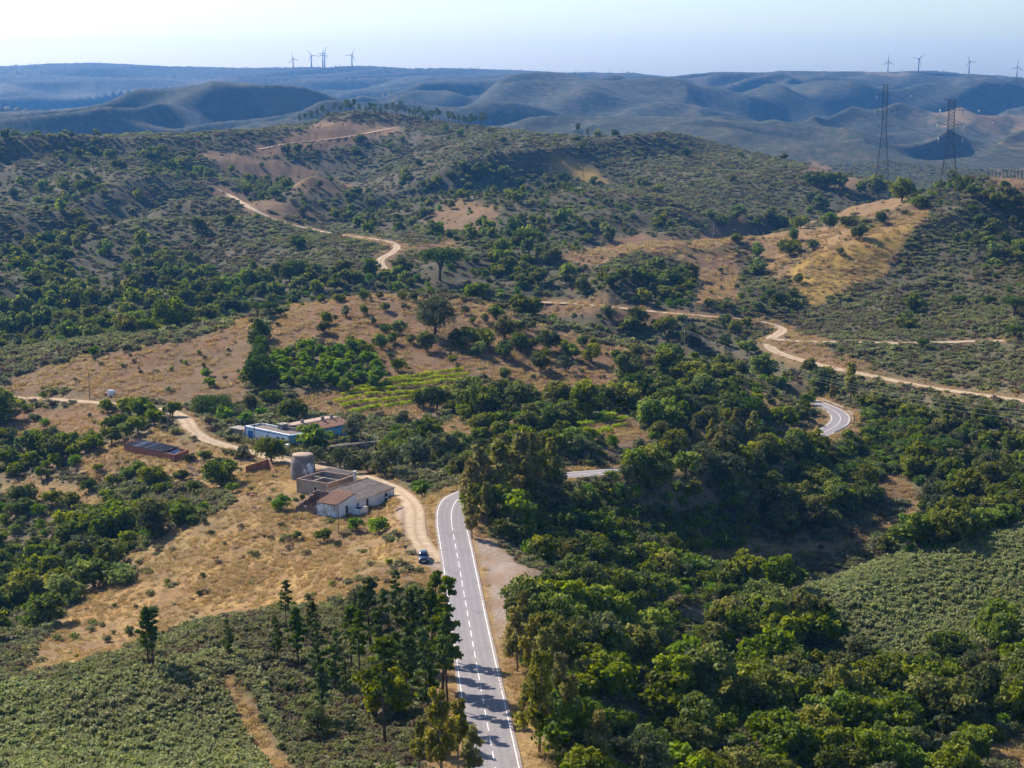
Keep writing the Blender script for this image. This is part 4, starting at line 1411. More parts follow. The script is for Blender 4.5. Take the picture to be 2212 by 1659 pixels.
# tiled wing: falls towards the end wall
tile_roof(H, (6.35, 0.05, 3.92), (6.35, 5.1, 3.92), (-0.25, 5.1, 2.72), (-0.25, -0.12, 2.72), 15, 11, M_TILE, 4, 0.04)
# roofless ruined bay behind the wing
mb = MB(); wall(mb, 0.0, 10.8, 0.0, 5.3, 1.5, 2.5, 0.5, ragged=0.9, seed=3); wall(mb, 6.4, 10.8, 0.5, 10.8, 3.3, 1.5, 0.5, ragged=0.5, seed=4)
wall(mb, 6.4, 7.1, 6.4, 10.8, 3.6, 3.3, 0.5, ragged=0.3, seed=5); wall(mb, 5.9, 5.2, 0.5, 5.2, 3.6, 2.3, 0.35, ragged=0.6, seed=6)
mb.build('broken_wall', M_STONE, H)
# ------------------------------------------------------------------ water tank at its front
T = building('water_tank', FARM_O + FARM_X * 4.25 - FARM_Y * 2.45, FARM_X, FARM_Z, 'whitewashed open stone tank standing against the farmhouse front', 'tank')
mb = MB(); wall(mb, 0, 0, 2.7, 0, 1.25, 1.25, 0.25); wall(mb, 2.7, 0, 2.7, 2.4, 1.25, 1.25, 0.25); wall(mb, 0, 2.4, 0, 0, 1.25, 1.25, 0.25); mb.build('tank_wall', M_WHITE, T)
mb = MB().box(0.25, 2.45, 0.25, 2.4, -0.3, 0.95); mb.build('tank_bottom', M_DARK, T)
mb = MB().box(1.3, 2.8, -0.08, 1.0, 1.25, 1.36); mb.build('cover_slab', M_CONCRETE, T)

# ------------------------------------------------------------------ roofless rendered house
o = frame_pt(FARM_O, FARM_X, FARM_Y, 13.2, 13.1)
H = building('roofless_house', o, FARM_X, FARM_Z, 'roofless grey rendered house between the round tower and the white farmhouse', 'ruin')
mb = MB(); wall(mb, 0, 8.2, 0, 0, 2.9, 2.9, 0.4, holes=[(4.7, 5.5, 0.75, 1.85)]); mb.build('facade', M_RENDER, H)
opening(H, 'window', 0, 8.2 - 5.1, 'y', 0.8, 1.1, 0.75, 0.2, M_DARK, M_WHITE)
mb = MB(); wall(mb, 0.4, 0, 9, 0, 2.9, 2.9, 0.4); mb.build('side_wall', M_STONE, H)
mb = MB(); wall(mb, 9, 0, 9, 8.2, 2.9, 2.9, 0.4); wall(mb, 8.6, 8.2, 0.4, 8.2, 2.9, 2.9, 0.4); mb.build('back_wall', M_RENDER, H)
mb = MB(); wall(mb, 0.42, 4.6, 5.5, 4.6, 2.75, 2.75, 0.3); wall(mb, 5.2, 0.42, 5.2, 7.78, 2.7, 2.7, 0.3); wall(mb, 0.42, 2.4, 3.0, 2.4, 2.3, 1.2, 0.3, ragged=0.4, seed=9); mb.build('inner_wall', M_RENDER, H)
mb = MB().box(0.42, 8.58, 0.42, 7.78, -0.3, 0.25); mb.build('rubble_floor', M_STONE, H)
mb = MB()
for a in ((-0.06, 0.42, -0.42, 8.2), (0.42, 9.05, -0.45, -0.02)): mb.box(a[0], a[1], a[2], a[3], 2.9, 3.02)
mb.box(8.6, 9.06, 0, 8.2, 2.9, 3.02); mb.box(0.42, 8.6, 7.85, 8.26, 2.9, 3.02); mb.build('coping', M_STONE, H)
mb = MB().box(9.1, 9.75, -0.5, 0.15, -0.5, 3.9); mb.build('chimney', M_WHITE_OLD, H)
mb = MB(); r_ = random.Random(77)
for k in range(16):
    a, b = r_.uniform(.8, 8), r_.uniform(.8, 7.4); c_, d_ = a + r_.uniform(-1.8, 1.8), b + r_.uniform(-1.8, 1.8)
    mb.bar((a, b, .3 + r_.random() * .5), (min(max(c_, .5), 8.5), min(max(d_, .5), 7.7), .4 + r_.random() * 1.4), .12)
tag(mb.build('fallen_beam', M_WOODPOLE, H), kind='stuff')
# ------------------------------------------------------------------ brick lean-to
o = frame_pt(FARM_O, FARM_X, FARM_Y, 23.6, 17.6)
H = building('brick_shed', o, FARM_X, FARM_Z, 'low brick shed with flat dark sheet roof beside the round tower', 'shed')
mb = MB(); wall(mb, 0, 7.4, 0, 0, 1.95, 1.75, 0.3); wall(mb, 0, 0, 5, 0, 1.75, 1.75, 0.3); wall(mb, 5, 0, 5, 7.4, 1.8, 2.0, 0.3); wall(mb, 5, 7.4, 0, 7.4, 2.0, 2.0, 0.3); mb.build('wall', M_BRICK, H)
for k in range(6):
    mb = MB(); y0 = -0.15 + k * 1.25; z0 = 1.86 + 0.035 * k
    corrugated(mb, (-0.2, y0, z0), (-0.2, y0 + 1.3, z0 + 0.03), (5.2, y0 + 1.3, z0 + 0.10), (5.2, y0, z0 + 0.07), 6, 0.02); mb.build('roof_sheet', M_SHEET, H)
# ------------------------------------------------------------------ round mill tower
mill = frame_pt(FARM_O, FARM_X, FARM_Y, 23.0, 27.8) + np.array([0.0, 2.2])
H = building('mill_tower', mill, np.array([1.0, 0]), FARM_Z, 'stout round grey mill tower with flat brown cap, white patch on its side', 'tower')
mb = MB().lathe([(2.92, -0.6), (2.88, 0.0), (2.76, 1.6), (2.62, 3.2), (2.50, 4.55), (2.38, 4.75), (2.16, 4.78)], 40); mb.build('drum', M_MILL, H)
mb = MB().lathe([(2.26, 4.62), (2.30, 4.70), (2.30, 5.28), (2.26, 5.36), (1.2, 5.47), (0.02, 5.50)], 40); mb.build('cap', M_CAP, H)
mb = MB().lathe([(2.32, 4.70), (2.33, 4.95), (2.32, 5.00)], 40); mb.build('cap_band', M_STONE, H)
for ang, z0, w_, h in ((-74, 0.85, 0.55, 0.55), (-22, 3.0, 0.5, 0.9)):
    rr = 2.86 - z0 * 0.085 - 0.08
    mb = MB().box(-w_ / 2, w_ / 2, -0.25, 0.03, z0, z0 + h); q = mb.build('opening', M_DARK if z0 < 1 else M_DOOR, H)
    q.location = (rr * math.cos(R(ang)), rr * math.sin(R(ang)), 0); q.rotation_euler = (0, 0, R(ang) - math.pi / 2)
mb = MB()
b0 = len(mb.v)
for i in range(9):
    th = R(-80 + i * 7.5)
    for j, z in enumerate((0.6, 1.6, 2.6, 3.6)):
        rr = 2.885 - 0.082 * z + 0.012; mb.v.append((rr * math.cos(th), rr * math.sin(th), z + 0.25 * math.sin(i * 1.3 + j)))
for i in range(8):
    for j in range(3):
        if (i, j) in ((0, 2), (7, 0), (1, 2), (0, 0)): continue
        a = b0 + i * 4 + j; mb.f.append((a, a + 4, a + 5, a + 1)); mb.m.append(0); mb.sm.append(True)
mb.build('limewash_patch', M_WHITE_OLD, H)

# ------------------------------------------------------------------ blue farmhouse
H = building('blue_farmhouse', BLUE_O, BLUE_X, BLUE_Z, 'rambling blue and white farmhouse with clay tile roof and flat terrace', 'house')
mb = MB(); wall(mb, 0, 0, 20.5, 0, 2.85, 2.85, 0.45, holes=[(2.0, 2.8, 0.9, 1.9), (17.6, 18.4, 0.9, 1.8)]); mb.build('front_wall', M_BLUE, H)
mb = MB(); wall(mb, 20.5, 0, 20.5, 8.6, 2.85, 2.85, 0.45); wall(mb, 20.5, 8.6, 5, 8.6, 3.3, 3.3, 0.45); mb.build('rear_wall', M_BLUE, H)
for x in (2.4, 18.0): opening(H, 'window', x, 0, 'x', 0.8, 0.95, 0.9, 0.16, M_DARK, M_BLUETRIM)
mb = MB(); wall(mb, 0, 16.4, 0, 0, 3.25, 3.05, 0.45, holes=[(1.0, 3.0, 0.0, 2.3), (11.8, 12.7, 0.0, 2.0), (13.6, 14.5, 0.0, 2.0), (8.0, 8.8, 0.9, 1.9)]); mb.build('end_wall', M_WHITE, H)
opening(H, 'gate', 0, 16.4 - 2.0, 'y', 2.0, 2.3, 0, 0.12, M_BLUETRIM)
for q in (12.25, 14.05): opening(H, 'door', 0, 16.4 - q, 'y', 0.9, 2.0, 0, 0.16, M_DARK, M_BLUETRIM)
opening(H, 'window', 0, 16.4 - 8.4, 'y', 0.8, 1.0, 0.9, 0.16, M_DARK, M_BLUETRIM)
mb = MB(); wall(mb, 5.4, 8.9, 5.4, 16.4, 3.2, 3.2, 0.35); wall(mb, 5.4, 16.4, 0.45, 16.4, 3.2, 3.2, 0.35); mb.build('terrace_wall', M_WHITE_OLD, H)
mb = MB().box(0.45, 5.05, 0.46, 16.05, 2.6, 2.78); mb.build('terrace_roof', M_SHEET, H)
mb = MB()
mb.box(-0.04, 0.10, 0, 16.44, 2.62, 2.80); mb.box(-0.04, 20.55, -0.05, -0.003, 2.45, 2.58); mb.box(-0.05, -0.003, 0, 16.44, 0.0, 0.35); mb.box(-0.05, -0.003, 16.1, 16.46, 0.36, 3.25)
mb.build('blue_band', M_BLUETRIM, H)
mb = MB()
mb.box(5.1, 5.42, 0.2, 8.9, 2.85, 3.55); mb.build('parapet', M_CONCRETE, H)
tile_roof(H, (5.45, 4.1, 4.05), (20.6, 4.1, 4.05), (20.6, -0.25, 2.92), (5.45, -0.25, 2.92), 44, 10, M_TILE, 11, 0.03)
tile_roof(H, (5.45, 4.25, 4.08), (20.6, 4.25, 4.08), (20.6, 8.9, 3.55), (5.45, 8.9, 3.55), 44, 9, M_TILE2, 12, 0.01)  # paler tiles: sunlight on this rear slope put into the colour
mb = MB(); wall(mb, 20.6, 4.0, 5.5, 4.0, 4.2, 4.2, 0.3, base=3.6); mb.build('ridge_wall', M_CONCRETE, H)
for x, y in ((8.4, 4.5), (14.5, 3.6), (17.6, 3.7)):
    mb = MB().box(x, x + 0.6, y, y + 0.6, 3.7, 4.9).box(x - 0.08, x + 0.68, y - 0.08, y + 0.68, 4.9, 5.02).box(x + 0.2, x + 0.4, y + 0.2, y + 0.4, 5.02, 5.4); mb.build('chimney', M_CONCRETE, H)
mb = MB().box(4.2, 6.4, 7.2, 9.0, 2.8, 4.0).box(4.0, 6.6, 7.0, 9.2, 4.0, 4.12); mb.build('roof_block', M_CONCRETE, H)
mb = MB().tube([(4.6, 9.0, 4.0), (4.6, 9.0, 6.0)], 0.03, 6).bar((3.9, 9.0, 5.9), (5.3, 9.0, 5.9), 0.03).bar((4.1, 9.0, 5.6), (5.1, 9.0, 5.6), 0.03); mb.build('aerial', M_STEEL, H)
o = frame_pt(BLUE_O, BLUE_X, BLUE_Y, -0.6, 17.2)
H = building('stone_annex', o, BLUE_X, BLUE_Z + 0.2, 'small flat roofed stone annex at the near end of the blue farmhouse', 'shed')
mb = MB(); wall(mb, 0, 4.6, 0, 0, 1.9, 1.9, 0.35); wall(mb, 0, 0, 3, 0, 1.9, 1.9, 0.35); wall(mb, 3, 0, 3, 4.6, 1.9, 1.9, 0.35); wall(mb, 3, 4.6, 0, 4.6, 1.9, 1.9, 0.35); mb.build('wall', M_RENDER, H)
mb = MB().box(-0.15, 3.15, -0.15, 4.75, 1.9, 2.05); mb.build('flat_roof', M_CONCRETE, H)
mb = MB().box(-0.03, -0.004, 0.2, 1.6, 0.0, 0.8); mb.build('white_panel', M_WHITE, H)
# courtyard gate and walls
o = frame_pt(BLUE_O, BLUE_X, BLUE_Y, -2.6, -0.2)
H = building('yard_gate', o, BLUE_X, BLUE_Z, 'low blue metal gate between two white pillars before the blue farmhouse', 'gate')
for y in (-1.9, 1.5):
    MB().box(-0.35, 0.35, y - 0.45, y + 0.45, -0.5, 1.45).build('pillar', M_WHITE, H)
g = MB()
for k in range(12): g.box(-0.02, 0.02, -1.38 + k * 0.2, -1.34 + k * 0.2, 0.1, 1.2)
g.box(-0.03, 0.03, -1.4, 1.0, 1.18, 1.24).box(-0.03, 0.03, -1.4, 1.0, 0.1, 0.18); g.box(-0.012, 0.012, -1.4, 1.0, 0.18, 0.8); g.build('gate_leaf', M_BLUETRIM, H)
a_ = np.array((-44.5, 425.0)); b_ = np.array((-29.0, 432.5))
gz = float(height(-37, 428))
H = empty('garden_wall', (a_[0], a_[1], gz), math.atan2(b_[1] - a_[1], b_[0] - a_[0])); tag(H, 'long grey rendered garden wall in shade beyond the blue farmhouse', 'wall', kind='thing')
Lw = float(np.linalg.norm(b_ - a_))
MB_ = MB(); wall(MB_, 0, 0, Lw, 0, 1.7, 1.9, 0.35, base=-2.0, ragged=0.08, seed=2); MB_.build('wall_face', M_RENDER, H)
MB().box(0, Lw, -0.05, 0.40, 1.93, 2.0).build('coping', M_CONCRETE, H)

# ------------------------------------------------------------------ long brick shed with loose roof sheets
H = building('brick_byre', SHED_O, SHED_X, SHED_Z, 'long low red brick byre with loose corrugated sheets on its roof', 'shed')
mb = MB(); wall(mb, 0, 0, 19, 0, 1.75, 1.75, 0.3, holes=[(6.2, 6.5, 1.0, 1.25), (8.8, 9.1, 1.0, 1.25)]); mb.build('front_wall', M_BRICK, H)
mb = MB(); wall(mb, 19, 0, 19, 4.3, 1.75, 2.3, 0.3); mb.build('gable_wall', M_BRICK, H)
mb = MB(); wall(mb, 19, 4.3, 0, 4.3, 2.3, 2.3, 0.3); wall(mb, 0, 4.3, 0, 0, 2.3, 1.75, 0.3); mb.build('back_wall', M_BRICK, H)
MB().box(0.3, 18.7, 0.3, 4.0, -0.3, 0.05).build('earth_floor', M_STONE, H)
for k in range(16):
    x0 = -0.15 + k * 0.95; tw = random.uniform(-.08, .08); z_ = random.uniform(0, .06)
    mb = MB(); corrugated(mb, (x0, 4.5, 2.42 + z_), (x0 + 1.02, 4.5 + tw, 2.42 + z_), (x0 + 1.02 + tw, -0.2, 1.88 + z_), (x0 + tw, -0.2, 1.88 + z_), 6, 0.03)
    o = mb.build('roof_sheet', (M_BRICK if k < 1 else M_SHEET2 if k in (4, 5, 8) else M_SHEET), H)
mb = MB(); corrugated(mb, (15.2, 4.0, 2.1), (16.3, 4.2, 1.7), (16.9, 0.6, 0.5), (15.6, 0.4, 1.5), 6, 0.03); mb.build('fallen_sheet', M_SHEET_BLUE, H)
mb = MB()
for k in range(11):
    x = 0.6 + k * 1.45 + random.uniform(-.3, .3); y = random.choice((-0.1, 0.1, 2.2)); z_ = 1.95 + (y + 0.2) / 4.7 * 0.55
    mb.box(x, x + random.uniform(.2, .5), y, y + random.uniform(.15, .3), z_, z_ + 0.13)
mb.build('weight_stone_row', M_TILE2, H)
# ------------------------------------------------------------------ free-standing orange brick wall
p0 = np.array(ground(531, 1023)); p1 = np.array(ground(560, 1016)); p2 = np.array(ground(583, 1036))
H = empty('brick_wall', (p0[0], p0[1], min(p0[2], p1[2]))); tag(H, 'roofless L-shaped orange brick wall standing alone by the track', 'wall', kind='thing')
q1 = p1 - p0; q2 = p2 - p0
mb = MB(); wall(mb, 0, 0, q1[0] * 1.7, q1[1] * 1.7, 1.7, 3.0, 0.22, base=-1.0); mb.build('long_wall', M_BRICK, H)
mb = MB(); wall(mb, q1[0] * 1.7, q1[1] * 1.7, q1[0] * 1.7 + 2.6, q1[1] * 1.7 - 5.5, 3.0, 0.6, 0.22, base=-1.0, ragged=0.25, seed=8); mb.build('short_wall', M_BRICK_SUN, H)
# ------------------------------------------------------------------ low ruined walls
ruins = [((398,985),(425,980),1.1),((412,1002),(447,990),0.9),((405,1012),(432,1022),0.8),((425,1012),(455,1003),0.7),((395,1024),(440,1030),0.9),((445,1022),(480,1012),0.7),((540,1075),(575,1068),0.8),((545,1098),(590,1108),0.7),((150,1000),(178,992),1.0),((165,1012),(190,1004),0.9)]
spots = ['beside the brick byre', 'right of the brick byre', 'below the brick byre gable', 'between byre and brick wall', 'above the leafy tree', 'left of the orange brick wall', 'on the terrace left of the farmhouse', 'on the slope edge below the farmhouse', 'alone on the knoll left of the byre', 'at the knoll edge left of the byre']
for k, (a, b, h) in enumerate(ruins):
    A_ = np.array(ground(*a)); B_ = np.array(ground(*b))
    H = empty('ruined_wall', (A_[0], A_[1], min(A_[2], B_[2]))); tag(H, 'low crumbling stone wall ' + spots[k], 'ruin', 'crumbling stone walls', kind='thing')
    d = B_ - A_
    mb = MB(); wall(mb, 0, 0, d[0], d[1], h, h * 0.7, 0.5, base=-0.8, ragged=h * 0.5, seed=20 + k); mb.build('masonry', M_STONE if k % 3 else M_BRICK, H)
    mb = MB(); r_ = random.Random(k)
    for i in range(14):
        t = r_.random(); x, y = d[0] * t + r_.uniform(-1, 1), d[1] * t + r_.uniform(-1.2, 0.2); s_ = r_.uniform(.08, .22)
        zz = float(height(A_[0] + x, A_[1] + y)) - H.location.z
        mb.box(x - s_, x + s_, y - s_, y + s_ * .8, zz - .1, zz + s_)
    tag(mb.build('rubble', M_TILE2 if k % 2 else M_STONE, H), kind='stuff')
# small white cistern above the track
x, y, z = ground(240, 853)
H = building('cistern', (x, y), np.array([0.95, -0.3]), z, 'small white and blue cistern block on the bank above the track', 'tank')
MB().box(-0.9, 0.9, -0.7, 0.7, -0.5, 1.2).build('block', M_WHITE, H); MB().box(-1.0, 1.0, -0.8, 0.8, 1.2, 1.32).build('lid', M_SHEET_BLUE, H)
MB().box(-2.2, -0.95, -0.5, 0.6, -0.6, 0.6).build('brick_step', M_BRICK, H)
# rubble heaps by the white farmhouse
for k, (u, v, n, sp) in enumerate(((862,1100,26,1.6),(660,1118,22,1.8),(600,1095,20,2.0),(700,1002,16,1.8))):
    x, y, z = ground(u, v)
    mb = MB(); r_ = random.Random(40 + k)
    for i in range(n):
        a, b = r_.gauss(0, sp * .5), r_.gauss(0, sp * .5); s_ = r_.uniform(.1, .3)
        zz = float(height(x + a, y + b)) - z
        mb.hexa([(a - s_, b - s_, zz - .1), (a + s_, b - s_ * .8, zz - .1), (a + s_ * .9, b + s_, zz - .1), (a - s_, b + s_ * .7, zz - .1), (a - s_ * .6, b - s_ * .5, zz + s_), (a + s_ * .7, b - s_ * .6, zz + s_ * .8), (a + s_ * .5, b + s_ * .5, zz + s_ * .9), (a - s_ * .6, b + s_ * .6, zz + s_)])
    o = mb.build('rubble_heap', [M_TILE2, M_STONE][k % 2]); o.location = (x, y, z)
    tag(o, ['pale rubble heap at the far end of the white farmhouse', 'rubble heap under the broken end wall of the farmhouse', 'stone rubble on the slope left of the farmhouse', 'rubble heap on the track bank near the mill tower'][k], 'rubble', kind='stuff')
for a, b, rr in ((3, 3, 9), (12, 4, 10), (18, 17, 8), (26, 21, 6), (23.5, 29, 4.5), (3, 9, 6)):
    q = frame_pt(FARM_O, FARM_X, FARM_Y, a, b); CLEAR.append((q[0], q[1], rr * 0.72))
for a, b, rr in ((3, 4, 6), (3, 13, 6), (10, 4, 7), (17, 4, 7)):
    q = frame_pt(BLUE_O, BLUE_X, BLUE_Y, a, b); CLEAR.append((q[0], q[1], rr * 0.8))
for a in (1, 5, 9, 13, 17):
    q = frame_pt(SHED_O, SHED_X, SHED_Y, a, 2); CLEAR.append((q[0], q[1], 2.6))
LOG = []

# ================================================================== planting
ONES = 'first second third fourth fifth sixth seventh eighth ninth tenth eleventh twelfth thirteenth fourteenth fifteenth sixteenth seventeenth eighteenth nineteenth'.split()
TENS = {20: ('twentieth', 'twenty'), 30: ('thirtieth', 'thirty'), 40: ('fortieth', 'forty'), 50: ('fiftieth', 'fifty'), 60: ('sixtieth', 'sixty'), 70: ('seventieth', 'seventy')}


def nth(k):
    if k < 20: return ONES[k - 1]
    t, o = k // 10 * 10, k % 10
    return TENS[t][0] if o == 0 else TENS[t][1] + '-' + ONES[o - 1]


def plant_set(items, name, fmt, cat, group, grow=1.0):
    """items: (protos, u, v, crown width in picture pixels, width of prototype in metres[, stretch]); labels count from the left"""
    items = sorted(items, key=lambda t: t[1])
    out = []
    for k, it in enumerate(items):
        ps, u, v, wpx, w0 = it[:5]
        zs = it[5] if len(it) > 5 else 1.0
        x, y, z = ground(u, v)
        s_ = wpx / px_per_m(y) / w0 * grow
        p = ps[k % len(ps)] if isinstance(ps, list) else ps
        lab = fmt if '%s' not in fmt else fmt % (nth(k + 1) if len(items) > 1 else 'only')
        out.append(plant(p, name, (x, y, z - 0.1), s_, None, lab, cat, group if len(items) > 1 else None, zs))
        CLEAR.append((x, y, s_ * w0 * 0.30))
    return out


def c5(L): return [(737.3 + x * .3334, 553.3 + y * .3334, w * .3334) for x, y, w in L]
def c4(L): return [(x * .3334, 553.3 + y * .3334, w * .3334) for x, y, w in L]
def c3(L): return [(1474.7 + x * .3334, y * .3334, w * .3334) for x, y, w in L]
def c6(L): return [(1474.7 + x * .3334, 553.3 + y * .3334, w * .3334) for x, y, w in L]


# ---- orchard hill
orch = c5([(150,285,60),(250,275,48),(395,275,50),(30,395,95),(150,375,50),(205,445,72),(285,355,50),(405,345,50),(470,285,50),(805,375,70),(845,435,42),(930,435,82),
 (1005,405,85),(1065,475,115),(1160,490,80),(1235,480,80),(375,505,80),(290,495,60),(330,565,70),(260,605,100),(450,565,60),(555,615,110),(915,585,125),(815,515,60),
 (1055,535,115),(1050,665,115),(1165,625,110),(1215,595,70),(1345,615,120),(1440,595,60),(1490,665,100),(1565,585,70),(1635,565,40),(1615,685,105),(1720,645,30),(1790,675,70),
 (1850,695,80),(1915,675,90),(1315,675,80),(1290,745,125),(1455,745,125),(885,645,80),(720,685,48),(320,665,60),(370,745,80),(1060,785,70),(1140,865,70),(165,655,90),(70,595,80),
 (-130,305,60),(-90,440,70),(-120,500,80),(-20,300,60)])
plant_set([(OAKS[:4] + OLIVES[:1], u, v, w, 6.3) for u, v, w in orch], 'oak_tree', 'young round oak on the dry orchard hill, %s tree from the left', 'tree', 'young oaks on the dry orchard hill', 1.22)
plant_set([(BIGOAK, 939, 727, 100, 13.6)], 'oak_tree', 'largest spreading oak, alone high on the dry orchard hill', 'tree', None)
plant_set([([OAKS[2]], 994, 754, 48, 6.3)], 'oak_tree', 'dark oak just right of the largest spreading oak', 'tree', None)
plant_set([(SPINES, 557, 688, 36, 9.0, 1.3), (SPINES, 582, 687, 46, 9.0, 1.2), (SPINES, 605, 683, 30, 9.0, 1.2)], 'pine_tree', 'dark stone pine on the hill crest left of the orchard, %s from left', 'tree', 'stone pines on the orchard crest')
# ---- hedge trees beside the citrus grove
hedge = [(557,738,50),(556,768,44),(561,800,58),(557,842,66),(560,820,56),(558,752,40)]
DENSE = [make_oak(270 + i, M_STONEPINE, H=4.6, W=2.2, n=2600, leaf=0.30, nc=14, trunk=0.06, flat=1.0) for i in range(2)]
plant_set([(DENSE, u + (-6 if k % 2 else 6), v, w, 4.8, 1.05) for k, (u, v, w) in enumerate(sorted(hedge, key=lambda t: t[1]))], 'hedge_tree', 'dense dark clipped tree in the upright hedge row, %s from the left', 'tree', 'dark hedge trees beside the citrus grove')
# ---- citrus grove
r_ = random.Random(5)
grove = []
for i in range(9):
    for j in range(5):
        u = 592 + i * 27 + r_.uniform(-9, 9); v = 762 + j * 18 + r_.uniform(-6, 6) + (6 if i > 5 else 0)
        if in_poly(np.array(u), np.array(v), [(578,800),(640,748),(720,738),(800,765),(832,830),(810,842),(700,850),(600,840)]):
            grove.append((u, v, r_.uniform(30, 42)))
plant_set([(CITRUS, u, v, w, 4.2) for u, v, w in grove], 'citrus_tree', 'glossy bright green citrus tree in the grove, %s from the left', 'tree', 'citrus trees in the grove above the vineyard')
# ---- big low stone pine at the track bend, palm below the bank
LOWPINE = make_oak(275, M_STONEPINE, H=4.4, W=5.4, n=7000, leaf=0.34, nc=34, trunk=0.02, flat=0.62)
plant_set([(LOWPINE, 467, 893, 104, 11.6, 1.0)], 'pine_tree', 'broad low dark stone pine at the dirt track bend', 'tree', None)
mb = MB(); mb.tube([(0, 0, -0.3), (0, 0, 0.9)], [0.34, 0.28], 8)
V = []; T = []
for k in range(34):
    ph = k * 2.39996; el = 1.35 - 1.5 * (k / 34); ln = 2.3 + 0.3 * math.sin(k)
    for s_ in range(5):
        t0, t1 = s_ / 5, (s_ + 1) / 5
        def q(t):
            rr = ln * t * math.cos(el * (1 - 0.5 * t)); zz = 0.9 + ln * t * math.sin(el) - 1.3 * t * t
            return np.array([rr * math.cos(ph), rr * math.sin(ph), zz])
        a_, b_ = q(t0), q(t1); sd = np.array([-math.sin(ph), math.cos(ph), 0]) * 0.22 * (1 - 0.6 * t1)
        V += [a_ - sd, a_ + sd, b_ + sd, b_ - sd]; T += [0.3 + 0.5 * t0] * 4
me = np_mesh('fronds', np.array(V), np.arange(len(V)).reshape(-1, 4))
me.attributes.new('tone', 'FLOAT', 'POINT').data.foreach_set('value', np.array(T, np.float32))
PALM = proto('palm', [('trunk', mb.mesh('trunk'), M_BARK), ('fronds', me, M_REED)])
plant_set([(PALM, 365, 846, 32, 4.6)], 'palm_tree', 'short feathery palm on the bank above the dirt track', 'palm', None)
# ---- trees and bushes round the farm
farm_oak = [(587,998,58),(310,905,58),(590,875,42),(543,885,40),(613,900,40),(640,905,46),(1005,880,70),(1040,893,80),(945,885,60),(905,880,50)]
plant_set([(OAKS, u, v, w, 6.3) for u, v, w in farm_oak], 'oak_tree', 'mid green oak beside the blue farmhouse or its garden, %s from the left', 'tree', 'oaks round the blue farmhouse')
farm_olive = [(525,988,34),(688,1000,44),(735,1010,54),(764,1022,46),(795,1018,52),(828,1028,74),(640,945,30),(855,1005,50),(905,1000,60)]
plant_set([(OLIVES, u, v, w, 4.9) for u, v, w in farm_olive], 'olive_tree', 'grey green olive tree behind the ruins, %s from the left', 'tree', 'olive trees between the farmhouse and the ruins')
bright = [(124,1010,40),(160,990,38),(205,975,42),(240,960,48),(272,945,44),(300,935,46),(335,918,44),(372,900,40),(233,890,34),(367,900,34),(70,1010,44),(35,1030,38),(90,1035,34)]
plant_set([(OAKS_Y, u, v, w, 5.6) for u, v, w in bright], 'leafy_tree', 'bright yellow green leafy tree below the dirt track, %s from the left', 'tree', 'bright leafy trees below the dirt track')
bush_c = [(485,908,46),(530,914,36),(563,899,28),(683,975,84),(914,1072,50),(440,1105,34),(607,1102,50),(767,1145,40),(818,1152,54),(203,769,32),(92,860,22),(430,765,14),(402,787,14),(371,800,13),(447,815,28),(454,836,30),(1240,965,62),(1130,955,44)]
plant_set([(CITRUS, u, v, w, 4.2, 0.85) for u, v, w in bush_c], 'round_bush', 'round glossy green bush near the farm, %s from the left', 'bush', 'round green bushes near the farm buildings')
low = [(275,1035,36),(245,1050,40),(300,1015,30),(390,1040,36),(365,1062,34),(420,1062,30),(280,1110,36),(350,1120,30),(210,1020,30),(190,1060,34),(330,1052,54),(345,1070,40),(477,1050,70),(465,1038,64),(300,1080,34),(113,1090,44),(150,1100,46),(233,1085,44),(250,1095,40),(180,1112,36),(60,1105,44),(200,1130,40),(500,1065,36),(700,1170,44),(640,1165,30),(410,1000,26),(440,990,26)]
plant_set([(OAKS + OAKS_Y, u, v, w, 6.0, 0.85) for u, v, w in low], 'leafy_tree', 'leafy tree on the slope below the brick shed, %s from the left', 'tree', 'leafy trees on the slope below the brick shed')
plant_set([([OAKS[1], OLIVES[1]], 205, 1268, 92, 6.0, 0.8), ([OAKS[3]], 262, 1262, 70, 6.3, 0.75), ([OAKS[4]], 120, 1280, 74, 6.3, 0.75), ([OAKS_Y[0]], 70, 1225, 60, 5.6), ([OAKS_Y[1]], 150, 1165, 78, 5.6), ([OAKS_Y[2]], 222, 1168, 62, 5.6), ([OAKS[0]], 40, 1290, 60, 6.3)],
          'oak_tree', 'oak at the foot of the tan grass slope, %s from the left', 'tree', 'oaks at the foot of the tan grass slope')
# ---- foreground pines left of the road
pin = [(322,1442,8.6,0),(331,1436,8.2,1),(497,1420,5.6,2),(620,1362,7.8,3),(647,1442,8.6,0),(677,1405,7.4,1),(693,1480,8.8,2),(804,1420,11.6,0),(818,1432,10.6,2),(832,1606,13.4,1),(745,1532,6.5,3),(956,1500,15.6,2),(932,1480,13.4,0),(910,1446,11.5,3),(895,1420,10.2,2),
       (968,1530,12.6,3),(700,1560,7.5,0),(600,1430,6.8,2),(880,1530,9.5,1),(850,1500,8.5,0),(780,1480,10.5,3),(940,1420,12.5,1),(860,1360,9,2),(760,1450,9.5,1),(720,1500,9,2),(880,1440,11,0),(930,1560,12,2)]
for k, (u, v, h, i) in enumerate(sorted(pin)):
    x, y, z = ground(u, v)
    plant(PINES[i], 'pine_tree', (x, y, z), h / (11 + 1.2 * i), None, 'tall slender pine on the scrub slope left of the road, %s from the left' % nth(k + 1), 'tree', 'slender pines on the scrub slope beside the road')
    CLEAR.append((x, y, 0.8))
